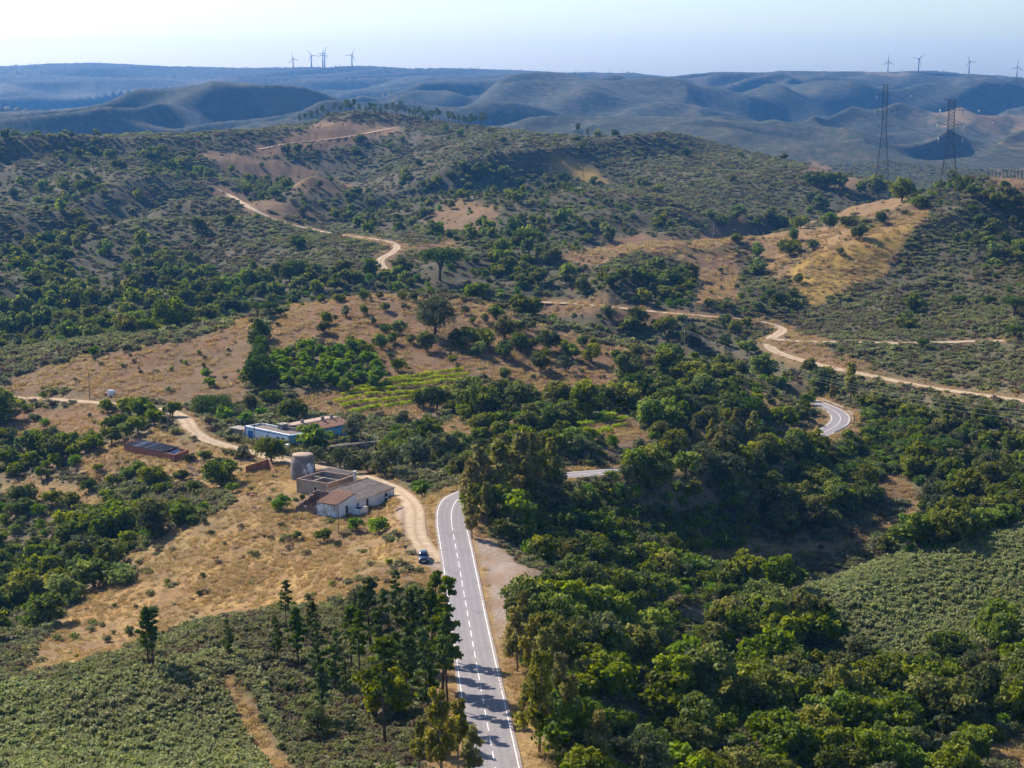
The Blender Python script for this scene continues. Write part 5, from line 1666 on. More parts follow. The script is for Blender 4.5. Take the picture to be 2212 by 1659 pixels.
# ---- eucalyptus along the road
euc = [(1020,1162,6.5),(1022,1140,8.5),(1030,1112,11),(1040,1098,12.5),(1062,1090,13),(1086,1084,13.5),(1112,1080,14),(1140,1074,13.5),(1168,1066,12),(1192,1058,11),(1012,1100,10),(1130,1095,10),(1080,1110,9),(1050,1130,8)]
for k, (u, v, h) in enumerate(sorted(euc)):
    x, y, z = ground(u, v)
    i = k % 3
    plant(EUCS[i], 'eucalyptus_tree', (x, y, z), 1.22 * h / (13 + 2 * i), None, 'pale olive eucalyptus in the clump at the road bend, %s from the left' % nth(k + 1), 'tree', 'eucalyptus clump at the road bend', 0.82)
    CLEAR.append((x, y, 1.2))
euc2 = [(1118,1450,9.5),(1130,1400,8.5),(1150,1480,10),(1165,1625,12.5),(1185,1520,10),(1210,1560,9),(1200,1450,8),(1240,1640,10),(1290,1690,9),(1140,1560,7)]
for k, (u, v, h) in enumerate(sorted(euc2)):
    x, y, z = ground(u, v); i = (k + 1) % 3
    plant(EUCS[i], 'eucalyptus_tree', (x, y, z), h / (13 + 2 * i), None, 'loose eucalyptus on the right roadside near the bottom, %s from the left' % nth(k + 1), 'tree', 'eucalyptus on the right roadside')
euc3 = [(955,1690,11),(990,1668,8.6),(1022,1690,7.0),(905,1660,6),(1000,1620,5)]
for k, (u, v, h) in enumerate(sorted(euc3)):
    x, y, z = ground(u, v); i = k % 3
    plant(EUCS[i], 'eucalyptus_tree', (x, y, z), h / (13 + 2 * i), None, 'eucalyptus overhanging the left road edge at the bottom, %s from the left' % nth(k + 1), 'tree', 'eucalyptus on the left road edge')
for k, (u, v, h) in enumerate([(1838,876,14), (1800,870,8), (1560,985,9), (1620,965,10), (1535,968,8), (1500,960,8), (1585,950,9)]):
    x, y, z = ground(u, v); i = k % 3
    plant(EUCS[i], 'eucalyptus_tree', (x, y, z), h / (13 + 2 * i), None, ('tallest pale eucalyptus behind the hairpin bend' if k == 0 else 'pale eucalyptus on the bank near the hairpin bend, %s' % ('beside the tallest', 'lowest by the road', 'at the road edge', 'left of the spur', 'farthest from the hairpin', 'on the upper bank')[k - 1]), 'tree', None if k == 0 else 'eucalyptus trees on the bank near the hairpin')
# ---- stone pines on the right
sp = [(2040,1012,84,0),(1608,918,92,1),(2191,682,66,1),(2191,735,52,1),(2071,662,36,2),(2135,662,36,2),(1994,752,30,2),(1142,550,70,0),(1498,1262,84,2),(1230,1160,90,2),(1280,1180,110,2),(1330,1200,80,2),(640,600,60,1),(950,605,110,1)]
for k, (u, v, w_, i) in enumerate(sorted(sp)):
    x, y, z = ground(u, v)
    s_ = w_ / px_per_m(y) / (8.8, 9.2, 6.8)[i]
    plant(SPINES[i], 'pine_tree', (x, y, z), s_, None, 'rounded dark stone pine in the valleys, %s from the left' % nth(k + 1), 'tree', 'rounded stone pines in the valleys')
    CLEAR.append((x, y, s_ * 2))
# ---- pines on the skyline ridge
rp = [(u, None) for u in [653,664,676,690,700,714,727,740,751,769,780,804,814,824,837,849,864,870,877,887,893,900,907,914,921,929,936,951,971,977,984,992,1001,1007,1016,1024,1029,1039,1046,1247,1267,760,795,858,945]]
for k, (u, _) in enumerate(sorted(rp)):
    a_ = (u - IW / 2) / FPX
    ys = np.linspace(1350, 1750, 160); xs = a_ * ys * 1.0
    zz = (height(xs, ys) - CZ) / ys; j = int(np.argmax(zz)); j = max(0, j - random.randint(0, 14))
    x, y = xs[j], ys[j]
    h = random.uniform(7.5, 13)
    plant(RIDGEPINES[k % 3], 'pine_tree', (x, y, float(height(x, y))), h / 11, None, 'dark pine standing on the far wooded ridge, %s from the left' % nth(k + 1), 'tree', 'pines along the far wooded ridge')
# ---- trees scattered on the right hill
rh = c3([(850,1332,85),(1290,1452,85),(1075,1472,78),(1140,1547,88),(840,1622,75),(820,1382,50),(580,1382,45),(560,1442,76),(480,1462,46),(180,1422,66),(350,1422,85),(260,1472,85),(900,1362,95),(950,1482,115),
         (690,1392,36),(350,1572,66),(700,1657,115),(1020,1652,46),(1810,1242,98),(1420,1302,135),(1510,1342,80),(1270,1272,145),(1150,1252,70),(1560,1362,86),(870,1212,115),(1010,1222,105),(940,1217,90),(1880,1270,80),(2040,1330,90),(2160,1360,90),
         (1930,1450,70),(2000,1480,60),(2150,1460,60),(640,1480,90),(720,1560,80),(760,1480,70)])
plant_set([(OAKS, u, v, w, 6.3) for u, v, w in rh], 'oak_tree', 'oak scattered over the right hill with the yellow field, %s from the left', 'tree', 'oaks scattered over the right hill', 1.15)
lf = [(565,362,12),(500,372,20),(550,395,22),(575,390,16),(715,392,13),(690,405,18),(430,500,36),(450,388,26),(240,345,24),(250,365,26),(190,400,20),(205,410,20)]
plant_set([(OAKS, u, v, w, 6.3) for u, v, w in lf], 'oak_tree', 'oak on the upper left hillside fields, %s from the left', 'tree', 'oaks on the upper left hillside')

# ---- trees on the lower verge that screen the road between the two bends
sb0 = float(np.interp(352, ROAD[:, 1], _seg)); sb1 = float(np.interp(540, ROAD[:, 1], _seg))
ss_ = sb0 + 8; k = 0
verge = []
while ss_ < sb1:
    P_ = [float(np.interp(ss_, _seg, ROAD[:, j])) for j in range(3)]
    Q_ = [float(np.interp(ss_ + 1, _seg, ROAD[:, j])) for j in range(3)]
    dx, dy = Q_[0] - P_[0], Q_[1] - P_[1]; L_ = math.hypot(dx, dy)
    off = random.uniform(5.4, 8.5)
    x, y = P_[0] + dy / L_ * off, P_[1] - dx / L_ * off
    u, v = project(x, y, float(height(x, y)))
    gap = 1226 < u < 1345 or 1432 < u < 1476 or u > 1755
    if gap:
        for q_ in (6, 11, 16, 21):
            CLEAR_TALL.append((P_[0] + dy / L_ * q_, P_[1] - dx / L_ * q_, 5.0))
    if not gap:
        verge.append((x, y, random.uniform(0.85, 1.35) if not gap else 0.5))
    ss_ += random.uniform(2.0, 3.6)
for k, (x, y, s_) in enumerate(verge):
    plant((OAKS + OLIVES)[k % 10] if k % 5 else OAKS_Y[k % 3], 'oak_tree', (x, y, float(height(x, y)) - 0.2), s_, None, 'oak on the lower verge screening the road between the bends, %s from the left' % nth(k + 1), 'tree', 'oaks on the verge between the two road bends', 1.1)
for u, v in ((1610, 828), (1645, 848), (1680, 872), (1705, 890)):
    x, y, z = ground(u, v); CLEAR_TALL.append((x, y, 6.0))
for k, (u, v, s_) in enumerate(((1738, 890, .8), (1744, 876, .75), (1752, 868, .6), (1730, 905, .9))):
    x, y, z = ground(u, v)
    plant(OAKS[k], 'oak_tree', (x, y, z - .2), s_, None, 'small oak inside the hairpin bend, %s of four' % nth(k + 1), 'tree', 'small oaks inside the hairpin bend')

# ---- leafless grey shrubs
for k, (u, v, h) in enumerate([(1872, 1650, 1.1), (1905, 1645, 1.3), (1940, 1655, 1.2), (1320, 668, 1.6), (1012, 500, 1.5), (1700, 905, 1.1)]):
    x, y, z = ground(u, v)
    plant(BARE[k % 2], 'bare_shrub', (x, y, z), h, None, 'leafless grey shrub ' + ('at the bottom edge of the right wood, %s of three' % nth(k + 1) if k < 3 else ('by the valley track', 'on the brown slope above the stone pine', 'above the hairpin bend')[k - 3]), 'shrub', 'leafless grey shrubs')
# ---- woodland
def wz(poly, d, ymin=0, ymax=2000):
    return zone(poly, ymin=ymin, ymax=ymax) * d


WOOD = np.maximum.reduce([
    wz([(1110,1350),(1180,1255),(1280,1255),(1480,1295),(1680,1335),(1750,1385),(1840,1435),(1960,1445),(2212,1400),(2400,1400),(2400,1560),(2212,1580),(2100,1640),(2060,1800),(1150,1800)], 0.030),
    wz([(1020,1130),(1010,1092),(1230,1045),(1500,1014),(1750,965),(1830,935),(1870,1000),(1900,1090),(1780,1150),(1600,1180),(1480,1210),(1560,1270),(1690,1280),(1690,1310),(1500,1290),(1300,1240),(1170,1220),(1100,1180)], 0.050),
    wz([(1830,880),(2000,900),(2260,960),(2260,1130),(2000,1205),(1900,1200),(2000,1080),(1870,1000),(1840,940)], 0.024),
    wz([(830,980),(860,905),(1000,885),(1280,875),(1400,800),(1480,770),(1560,810),(1640,880),(1740,910),(1700,950),(1480,995),(1240,1012),(1000,1050),(900,1010)], 0.022),
    wz([(560,640),(640,600),(800,580),(960,560),(1100,560),(1240,560),(1330,600),(1480,580),(1500,660),(1400,665),(1640,690),(1600,720),(1650,760),(1760,800),(1790,860),(1700,860),(1580,800),(1440,765),(1300,725),(1100,665),(950,635),(800,630),(680,645),(600,680)], 0.021, 560),
    wz([(0,560),(100,520),(260,530),(400,570),(560,600),(640,600),(560,670),(420,720),(240,750),(-60,790),(-60,560)], 0.0150, 580),
    wz([(480,420),(600,390),(660,420),(800,420),(900,470),(860,500),(700,480),(560,450)], 0.0095, 800),
    wz([(860,380),(1000,370),(1200,390),(1320,440),(1450,470),(1420,520),(1250,540),(1100,560),(960,540),(900,480)], 0.0100, 800),
    wz([(100,300),(300,310),(400,330),(460,380),(420,400),(260,370),(-60,330),(-60,285)], 0.0040, 900),
    wz([(500,320),(880,300),(900,320),(700,350),(640,340)], 0.0050, 900),
    wz([(1960,430),(2100,390),(2260,430),(2260,640),(2150,650),(2100,560),(2000,470)], 0.0075, 600, 1100),
    wz([(-60,880),(220,885),(380,905),(330,950),(240,980),(140,1020),(-60,1030)], 0.016),
    wz([(-60,1080),(200,1115),(330,1105),(470,1095),(300,1190),(200,1270),(100,1350),(-60,1420)], 0.016),
    wz([(0,400),(260,380),(300,420),(260,520),(100,510),(0,460)], 0.0026, 800),
    wz([(1480,560),(1700,600),(1740,680),(1500,690)], 0.0050, 600, 1100),
    wz([(560,1340),(950,1260),(980,1659),(700,1659),(600,1500)], 0.003),
    0.0003 * (GY < 1900) * (GY > 330)])
BLOCK = (1 - smooth(0.25, 0.6, C_GRAV)) * smooth(5.8, 7.0, D_ROAD) * smooth(3.0, 6.5, TRACKVIEW) * FRAME
openf = 1 - 0.96 * smooth(0.3, 0.7, OPEN)
CLUMP = np.where(GY > 560, np.clip(0.6 + 2.0 * fbm(GX / 28, GY / 40, 201, 3), 0.04, 2.0), np.clip(1.0 + 0.8 * fbm(GX / 25, GY / 35, 201, 3), 0.3, 1.7))
wood_d = WOOD * BLOCK * openf * CLUMP * np.where(GY > 640, 0.25 + 1.5 * (1 - smooth(0.42, 0.85, _m1)), 1.0)
P, ri, ci = sample(wood_d, 301)
ok = keep_clear(P, 1.0, True); P = P[ok]; ri = ri[ok]; ci = ci[ok]
vis = VIS[ri, ci]
yy = P[:, 1]
scl = np.clip(rng.lognormal(-0.08, 0.30, len(P)), 0.42, 1.6)
uu, vv = project(P[:, 0], P[:, 1], P[:, 2])
infr = (uu > -10) & (uu < IW + 10) & (vv < IH + 40) & vis
rank = np.where(infr, scl / yy, 0)
order = np.argsort(-rank)
isind = np.zeros(len(P), bool); isind[order[:150]] = True
kinds = rng.random(len(P))
def area_of(u, v):
    if u > 1090 and v > 1230:
        if v > 1560: return 'along the bottom edge of the right wood'
        if u < 1330: return 'in the right wood near the road'
        if v < 1340: return 'on the upper edge of the right wood'
        if u > 1850: return 'in the right wood below the scrub spur'
        return 'in the middle of the right wood'
    if u > 1000 and v > 955: return 'in the dark valley below the road bend'
    if u < 520 and v < 1060: return 'on the brushy slope beside the dirt track'
    if u < 520: return 'at the left edge below the farm'
    if u < 1000 and v > 1200: return 'among the pines left of the road'
    return 'between the orchard hill and the road'


combo = {}
for k in np.nonzero(isind)[0]:
    q = kinds[k]
    tone_ = 'dark green' if q < 0.52 else 'grey green' if q < 0.70 else 'bright green'
    size_ = 'large' if scl[k] > 1.02 else 'medium' if scl[k] > 0.82 else 'small'
    combo.setdefault((size_, tone_, area_of(uu[k], vv[k])), []).append(k)
for (size_, tone_, area_), ks in combo.items():
    ks.sort(key=lambda k: uu[k])
    for i, k in enumerate(ks):
        q = kinds[k]
        p = OAKS[k % 6] if q < 0.52 else OLIVES[k % 4] if q < 0.70 else OAKS_Y[k % 3]
        s_ = scl[k] * (1.0 if q < 0.52 else 1.2)
        lab = '%s %s oak %s' % (size_, tone_, area_) + (', %s from left' % nth(i + 1) if len(ks) > 1 else '')
        plant(p, 'oak_tree', (P[k, 0], P[k, 1], P[k, 2] - 0.2), float(s_), None, lab, 'tree', 'oaks ' + area_, random.uniform(0.85, 1.15))
rest = ~isind
nearm = rest & (yy < 700)
scatter('woodland', P[nearm], OAKS[:4] + OAKS_Y[:2] + OLIVES[:2] + OAKS[4:], scl[nearm], 'mixed oak woodland filling the nearer valleys and gullies', 'woodland', zs=rng.uniform(0.8, 1.15, nearm.sum()))
farm_ = rest & (yy >= 700)
scatter('hillside_woodland', P[farm_], FARTREES + OAKS[:2], scl[farm_], 'small oaks dotted over the farther hillsides', 'woodland', zs=rng.uniform(0.8, 1.15, farm_.sum()))
LOG.append(('woodland', len(P), 'individual', isind.sum()))

# ---- undergrowth shrubs in the woods
ud = (WOOD > 0.004) * 0.07 * np.minimum(1, (400 / GY) ** 1.3) * np.clip(CLUMP, 0.3, 1.5) * BLOCK * openf
P, ri, ci = sample(ud, 302)
EX = np.array([(x + random.uniform(-r_, r_), y + random.uniform(-r_, r_), 0.0) for x, y, r_ in CLEAR_TALL for _ in range(7)])
EX[:, 2] = height(EX[:, 0], EX[:, 1])
EX = EX[np.array([np.min((ROAD[:, 0] - x) ** 2 + (ROAD[:, 1] - y) ** 2) > 90 for x, y, z in EX])]
P = np.concatenate([P, EX]); P = P[keep_clear(P, 0.5)]
scatter('undergrowth', P, SHRUBS, rng.uniform(0.7, 1.7, len(P)), 'leafy undergrowth between the woodland trees', 'undergrowth', zs=rng.uniform(0.7, 1.2, len(P)))
LOG.append(('undergrowth', len(P)))

# ---- scrub on the open hills: shoots nearby, larger clumps with distance
sparse = smooth(-0.55, 0.1, fbm(GX / 30, GY / 45, 211, 4))
sc_d = 0.95 * np.minimum(1, (300 / GY) ** 1.55) * (0.35 + 0.65 * sparse) * (1 - smooth(0.15, 0.6, OPEN)) * FRAME * (GY < 2300) * (VIS | (GY < 420)) * smooth(5.0, 6.5, D_ROAD) * smooth(1.0, 3.5, TRACKVIEW)
sc_d = sc_d * np.where(WOOD > 0.009, 0.35, 1.0) * np.where(GY < 420, 1.5, 1.0)
sc_d = sc_d * (1 - 0.9 * Z_SHRUB) * (1 - PATHCLEAR)
P, ri, ci = sample(sc_d, 303); P = P[keep_clear(P)]
yy = P[:, 1]
ss = np.clip(rng.lognormal(-0.25, 0.28, len(P)), 0.35, 1.5) * np.where(yy < 420, 0.85, 1.0) * (yy / 330) ** 0.36 * (1 + 0.35 * fbm(P[:, 0] / 22, P[:, 1] / 30, 251, 3))
scatter('scrub', P, SCRUB, ss, 'grey green rockrose scrub covering the hillsides', 'scrub', zs=rng.uniform(0.6, 1.1, len(P)) * np.where(yy > 600, 0.75, 1.0), tilt=0.12)
LOG.append(('scrub', len(P)))
# ---- fine even rockrose on the two near spurs
P, ri, ci = sample(6.5 * Z_SHRUB * (1 - PATHCLEAR) * (1 - smooth(0.2, 0.6, C_TAN)) * smooth(5, 6.5, D_ROAD) * np.clip(0.9 + 0.7 * fbm(GX / 12, GY / 16, 261, 3), 0.25, 1.5), 307); P = P[keep_clear(P)]
scatter('rockrose', P, FINESCRUB, np.clip(rng.lognormal(0, 0.3, len(P)), 0.5, 1.9), 'fine pale green rockrose carpeting the two near spurs', 'scrub', zs=rng.uniform(0.8, 1.4, len(P)), tilt=0.12)
LOG.append(('rockrose', len(P)))
# ---- low bushes in the dry zones
bd = 0.020 * smooth(0.3, 0.7, OPEN) * np.minimum(1, (600 / GY) ** 1.0) * FRAME * (C_GRAV < 0.2) * (GY < 1900) * VIS * smooth(6, 8, D_ROAD) * smooth(0.5, 2.5, D_TRACK) * np.clip(0.6 + 1.6 * fbm(GX / 18, GY / 26, 221, 3), 0, 2)
P, ri, ci = sample(bd, 304); P = P[keep_clear(P)]
scatter('dry_slope_scrub', P, SCRUB + SHRUBS[:1] + SHRUBS[2:3], rng.uniform(0.35, 0.9, len(P)), 'scattered low scrub tufts on the dry slopes', 'scrub', zs=rng.uniform(0.7, 1.1, len(P)))
# ---- dry grass
gd = (2.6 * np.maximum.reduce([C_TAN, 0.6 * C_SOIL, C_YEL * 0.8]) * np.minimum(1, (300 / GY) ** 2) * FRAME * (C_GRAV < 0.3) * (GY < 900) * VIS * smooth(3.4, 4.4, D_ROAD) * smooth(-0.1, 0.5, D_TRACK)) * np.clip(0.6 + 1.2 * fbm(GX / 9, GY / 13, 231, 3), 0.05, 2)
P, ri, ci = sample(gd, 305)
scatter('dry_grass', P, GRASS, rng.uniform(0.5, 1.25, len(P)) * np.maximum(1, P[:, 1] / 330), 'straw coloured dry grass on the open slopes', 'grass', zs=rng.uniform(0.5, 1.1, len(P)), tilt=0.15)
LOG.append(('grass', len(P)))
# ---- trees on the far blue hills
fd = 0.00035 * smooth(6000, 6400, GY) * (GY < 9000) * VIS * FRAME * np.clip(0.3 + 2.2 * fbm(GX / 300, GY / 450, 241, 4) + 1.2 * smooth(5500, 6500, GY), 0, 3) * np.minimum(1, (3500 / GY))
P, ri, ci = sample(fd, 306)
scatter('distant_woodland', P, FARTREES + FARPINES, rng.uniform(0.6, 1.1, len(P)), 'tiny trees on the far blue hills', 'woodland')
LOG.append(('far', len(P)))

# ---- olive grove on the pale far field at the right edge
G = []
for v in np.arange(372, 418, 4.0):
    for u in np.arange(2118, 2250, 8.0):
        if u + (v - 372) * 0.8 < 2135: continue
        x, y, z = ground(u + (v % 8) * .5, v, 1100, 3500)
        G.append((x, y, z))
scatter('olive_grove', np.array(G), FARTREES, rng.uniform(0.5, 0.75, len(G)), 'dotted olive grove on the pale slope at the far right edge', 'grove')



# ================================================================== vineyard
def vine_row(u0, v0, u1, v1, seed, label, group):
    a = np.array(ground(u0, v0)); b = np.array(ground(u1, v1))
    r = np.random.default_rng(seed)
    L = np.linalg.norm(b[:2] - a[:2]); n = int(L / 1.1)
    o = empty('vine_row', tuple(a)); tag(o, label, 'vine row', group)
    clumps = []; st = MB()
    for k in range(n):
        if r.random() < 0.07: continue
        t = (k + 0.5) / n
        x, y = a[0] + (b[0] - a[0]) * t + r.normal(0, .12), a[1] + (b[1] - a[1]) * t + r.normal(0, .12)
        z = float(height(x, y)) - a[2]
        q = r.uniform(0.75, 1.15)
        clumps.append(((x - a[0], y - a[1], z + 0.65), (q, q, 0.5 * r.uniform(.7, 1.3))))
        st.tube([(x - a[0], y - a[1], z - 0.1), (x - a[0] + .05, y - a[1], z + 0.7)], [0.05, 0.03], 5)
    me = leaves_mesh('foliage', clumps, 130 * len(clumps), 0.30, seed, asp=1.1, jitter=0.8, shell=0.35, top=0.35)
    link_mesh('foliage', me, M_VINE, o)
    tag(st.build('stock', M_BARK, o), kind='stuff')


rows = [((832,826),(1000,802)),((770,842),(1014,812)),((738,856),(1028,823)),((724,870),(1042,834)),((724,884),(1056,845)),((760,894),(1066,857))]
for k, (a, b) in enumerate(rows):
    vine_row(*a, *b, 500 + k, 'bright green vine row in the large vineyard, %s row from the back' % nth(k + 1), 'vine rows of the large vineyard')
for k, (a, b) in enumerate([((1280,905),(1330,898)),((1290,916),(1350,906)),((1240,925),(1280,918)),((1300,930),(1350,922)),((1275,940),(1320,934))]):
    vine_row(*a, *b, 520 + k, 'short vine row in the small plot above the road, %s row from the back' % nth(k + 1), 'vine rows of the small plot')

# ================================================================== parked car
def paint_mat(name, col, rough=0.25, coat=0.6, metal=0.3):
    m, nt, out = new_mat(name); w = NT(nt)
    tc = w.n('ShaderNodeTexCoord').outputs['Object']
    c = w.mix(w.ramp(w.noise(tc, 3.0, 4), [(0.4, (0, 0, 0)), (0.8, (0.5, 0.5, 0.5))]), col, tuple(x * 1.3 + 0.004 for x in col))
    k = w.bsdf(out, c, rough, 0.5, None, metal)
    k.inputs['Coat Weight'].default_value = coat; k.inputs['Coat Roughness'].default_value = 0.08
    return m


M_CAR = paint_mat('navy_car_paint', (0.012, 0.016, 0.034))
M_GLASS = paint_mat('car_glass', (0.010, 0.022, 0.028), 0.05, 0.2, 0.0)
M_TYRE = simple_mat('tyre_rubber', (0.02, 0.02, 0.02), (0.012, 0.012, 0.012), 4, 0.8)
M_RIM = simple_mat('alloy_rim', (0.45, 0.45, 0.46), (0.35, 0.35, 0.36), 4, 0.35, 0.5, metal=0.8)
M_CHROME = simple_mat('chrome', (0.75, 0.75, 0.76), (0.65, 0.65, 0.66), 4, 0.15, 0.5, metal=0.9)
M_LAMP = simple_mat('lamp_glass', (0.70, 0.73, 0.76), (0.55, 0.57, 0.6), 6, 0.1, 0.6)
M_PLATE = simple_mat('number_plate', (0.75, 0.76, 0.76), (0.68, 0.69, 0.7), 4, 0.5)
M_BLACK = simple_mat('black_plastic', (0.022, 0.022, 0.024), (0.015, 0.015, 0.016), 4, 0.6)

cx_, cy_, cz_ = ground(915, 1211)
car = empty('parked_car', (cx_, cy_, cz_ + 0.02), R(4)); tag(car, 'dark navy hatchback car parked facing the camera at the track mouth', 'car')


def loft(sections, name, mat, parent, cap=True):
    """sections: list of rings of equal length"""
    mb = MB(); n = len(sections[0])
    for s_ in sections: mb.v += [tuple(p) for p in s_]
    for i in range(len(sections) - 1):
        for k in range(n):
            k2 = (k + 1) % n
            mb.f.append((i * n + k, i * n + k2, (i + 1) * n + k2, (i + 1) * n + k)); mb.m.append(0); mb.sm.append(True)
    if cap:
        mb.f.append(tuple(reversed(range(n)))); mb.m.append(0); mb.sm.append(False)
        e = (len(sections) - 1) * n; mb.f.append(tuple(e + k for k in range(n))); mb.m.append(0); mb.sm.append(False)
    return mb.build(name, mat, parent)


# front of the car at -y; ring: half width at sill, waist, shoulder; heights
def ring(y, hw, z0, z1, z2, top=0.72):
    return [(-hw * .94, y, z0), (-hw, y, (z0 + z1) / 2), (-hw * .985, y, z1), (-hw * top, y, z2), (0, y, z2 + 0.02), (hw * top, y, z2), (hw * .985, y, z1), (hw, y, (z0 + z1) / 2), (hw * .94, y, z0), (0, y, z0 - 0.02)]


loft([ring(-2.18, .62, .38, .60, .66), ring(-2.10, .80, .28, .66, .80), ring(-1.85, .90, .24, .76, .92), ring(-1.2, .915, .23, .86, 1.00), ring(-0.75, .92, .23, .92, 1.04), ring(0.2, .92, .23, .95, 1.04), ring(1.3, .92, .23, .97, 1.05), ring(1.95, .90, .26, .97, 1.05), ring(2.15, .82, .34, .90, 1.00), ring(2.2, .70, .42, .80, .90)], 'body', M_CAR, car)


def gring(y, hb, ht, zb, zt):
    return [(-hb, y, zb), (-ht, y, zt), (-ht * .5, y, zt + .03), (ht * .5, y, zt + .03), (ht, y, zt), (hb, y, zb)]


cab = loft([gring(-0.85, .80, .79, 1.00, 1.015), gring(-0.15, .83, .64, 1.0, 1.50), gring(0.3, .83, .62, 1.0, 1.575), gring(1.1, .83, .62, 1.0, 1.575), gring(1.75, .82, .62, 1.0, 1.48), gring(2.12, .78, .72, .98, 1.03)], 'cabin', M_CAR, car)
MB().hexa([(-.76, -.84, 1.03), (.76, -.84, 1.03), (.76, -.80, 1.0), (-.76, -.80, 1.0), (-.58, -.17, 1.512), (.58, -.17, 1.512), (.58, -.12, 1.50), (-.58, -.12, 1.50)]).build('windscreen', M_GLASS, car)
MB().hexa([(-.70, 2.06, 1.06), (.70, 2.06, 1.06), (.70, 2.10, 1.06), (-.70, 2.10, 1.06), (-.56, 1.76, 1.46), (.56, 1.76, 1.46), (.56, 1.80, 1.47), (-.56, 1.80, 1.47)]).build('rear_window', M_GLASS, car)
for s_ in (-1, 1):
    for (y0, y1, ya, yb) in ((-.55, .42, -.10, .42), (.50, 1.35, .50, 1.25)):
        mb = MB(); p = [(s_ * .825, y0, 1.04), (s_ * .825, y1, 1.04), (s_ * .655, yb, 1.48), (s_ * .655, ya, 1.48)]
        mb.hexa([p[0], p[1], (p[1][0] - s_ * .03, p[1][1], p[1][2]), (p[0][0] - s_ * .03, p[0][1], p[0][2]), p[3], p[2], (p[2][0] - s_ * .03, p[2][1], p[2][2]), (p[3][0] - s_ * .03, p[3][1], p[3][2])]); mb.build('side_window', M_GLASS, car)
    mb = MB().hexa([(s_ * .88, -.62, 1.0), (s_ * 1.08, -.58, 1.0), (s_ * 1.08, -.44, 1.0), (s_ * .88, -.44, 1.0), (s_ * .88, -.60, 1.14), (s_ * 1.07, -.57, 1.15), (s_ * 1.07, -.46, 1.15), (s_ * .88, -.46, 1.14)]); mb.build('mirror', M_CAR, car)
    mb = MB().hexa([(s_ * .50, -2.10, .70), (s_ * .82, -1.98, .70), (s_ * .84, -1.90, .70), (s_ * .50, -2.0, .70), (s_ * .52, -2.08, .80), (s_ * .80, -1.96, .84), (s_ * .82, -1.88, .84), (s_ * .52, -2.0, .80)]); mb.build('headlight', M_LAMP, car)
    for y in (-1.32, 1.32):
        wl = empty('wheel', (s_ * .80, y, .33)); wl.parent = car
        mb = MB().lathe([(.20, -.11), (.31, -.11), (.335, -.07), (.335, .07), (.31, .11), (.20, .11)], 20); t_ = mb.build('tyre', M_TYRE, wl); t_.rotation_euler = (0, math.pi / 2, 0)
        mb = MB().lathe([(.01, .085), (.06, .10), (.20, .06), (.22, .10), (.22, -.10), (.01, -.10)], 20); t_ = mb.build('rim', M_RIM, wl); t_.rotation_euler = (0, s_ * math.pi / 2, 0)
MB().box(-.42, .42, -2.20, -2.15, .47, .68).build('grille', M_BLACK, car)
mb = MB().bar((-.30, -2.215, .70), (-.13, -2.215, .50), .05).bar((.30, -2.215, .70), (.13, -2.215, .50), .05).bar((-.13, -2.215, .50), (.13, -2.215, .50), .05); mb.build('grille_trim', M_CHROME, car)
MB().box(-.26, .26, -2.235, -2.205, .36, .46).build('number_plate', M_PLATE, car)
MB().box(-.78, .78, -2.12, -1.95, .22, .34).build('bumper_lip', M_BLACK, car)
# ------------------------------------------------------------------ give-way sign seen from behind
x, y, z = ground(876, 1203)
sg = empty('road_sign', (x, y, z), R(10)); tag(sg, 'back of a triangular road sign on a post beside the car', 'sign')
MB().tube([(0, 0, -0.3), (0, 0, 2.1)], 0.035, 8).build('post', M_STEEL, sg)
mb = MB(); p = [(-.45, .04, 2.1), (.45, .04, 2.1), (0, .04, 1.32)]
mb.v += p + [(q[0], q[1] + .02, q[2]) for q in p]; mb.f += [(0, 1, 2), (5, 4, 3), (0, 3, 4, 1), (1, 4, 5, 2), (2, 5, 3, 0)]; mb.m += [0] * 5; mb.sm += [False] * 5
mb.build('plate', M_STEEL, sg)


# ================================================================== poles and wires
def pole(u, v, vtop, label, mat, arm=None, lamp=None, lean=0.0, rad=0.11):
    x, y, z = ground(u, v)
    h = (v - vtop) / px_per_m(y) * 1.02
    o = empty('utility_pole', (x, y, z)); tag(o, label, 'pole', 'utility poles')
    MB().tube([(0, 0, -0.5), (lean, 0, h)], [rad, rad * 0.65], 8).build('shaft', mat, o)
    if arm:
        MB().box(-arm, arm, -0.06, 0.06, h - 0.45, h - 0.33).build('crossarm', mat, o)
        for q in (-arm * .9, 0, arm * .9):
            MB().lathe([(0.03, h - .33), (0.07, h - .25), (0.07, h - .15), (0.01, h - .10)], 8, cx=q).build('insulator', M_GLASSW, o)
    if lamp:
        MB().tube([(0, 0, h - .25), (lamp * .5, -.1, h - .15), (lamp, -.2, h - .3)], 0.035, 6).build('lamp_arm', M_STEEL, o)
        d = 0.4 if lamp > 0 else -0.4
        MB().hexa([(lamp, -.28, h - .38), (lamp + d, -.28, h - .36), (lamp + d, -.12, h - .36), (lamp, -.12, h - .38), (lamp, -.26, h - .28), (lamp + d * .9, -.25, h - .26), (lamp + d * .9, -.15, h - .26), (lamp, -.14, h - .28)]).build('lamp_head', M_GLASSW, o)
    return Vector((x + lean, y, z + h - 0.2))


def wire(name, a, b, sag, rad, label, group=None):
    pts = []
    for k in range(17):
        t = k / 16; p = a.lerp(b, t); p.z -= sag * 4 * t * (1 - t); pts.append(p)
    o = MB().tube(pts, rad, 4, caps=False).build(name, M_WIRE); tag(o, label, 'cable', group)
    return o


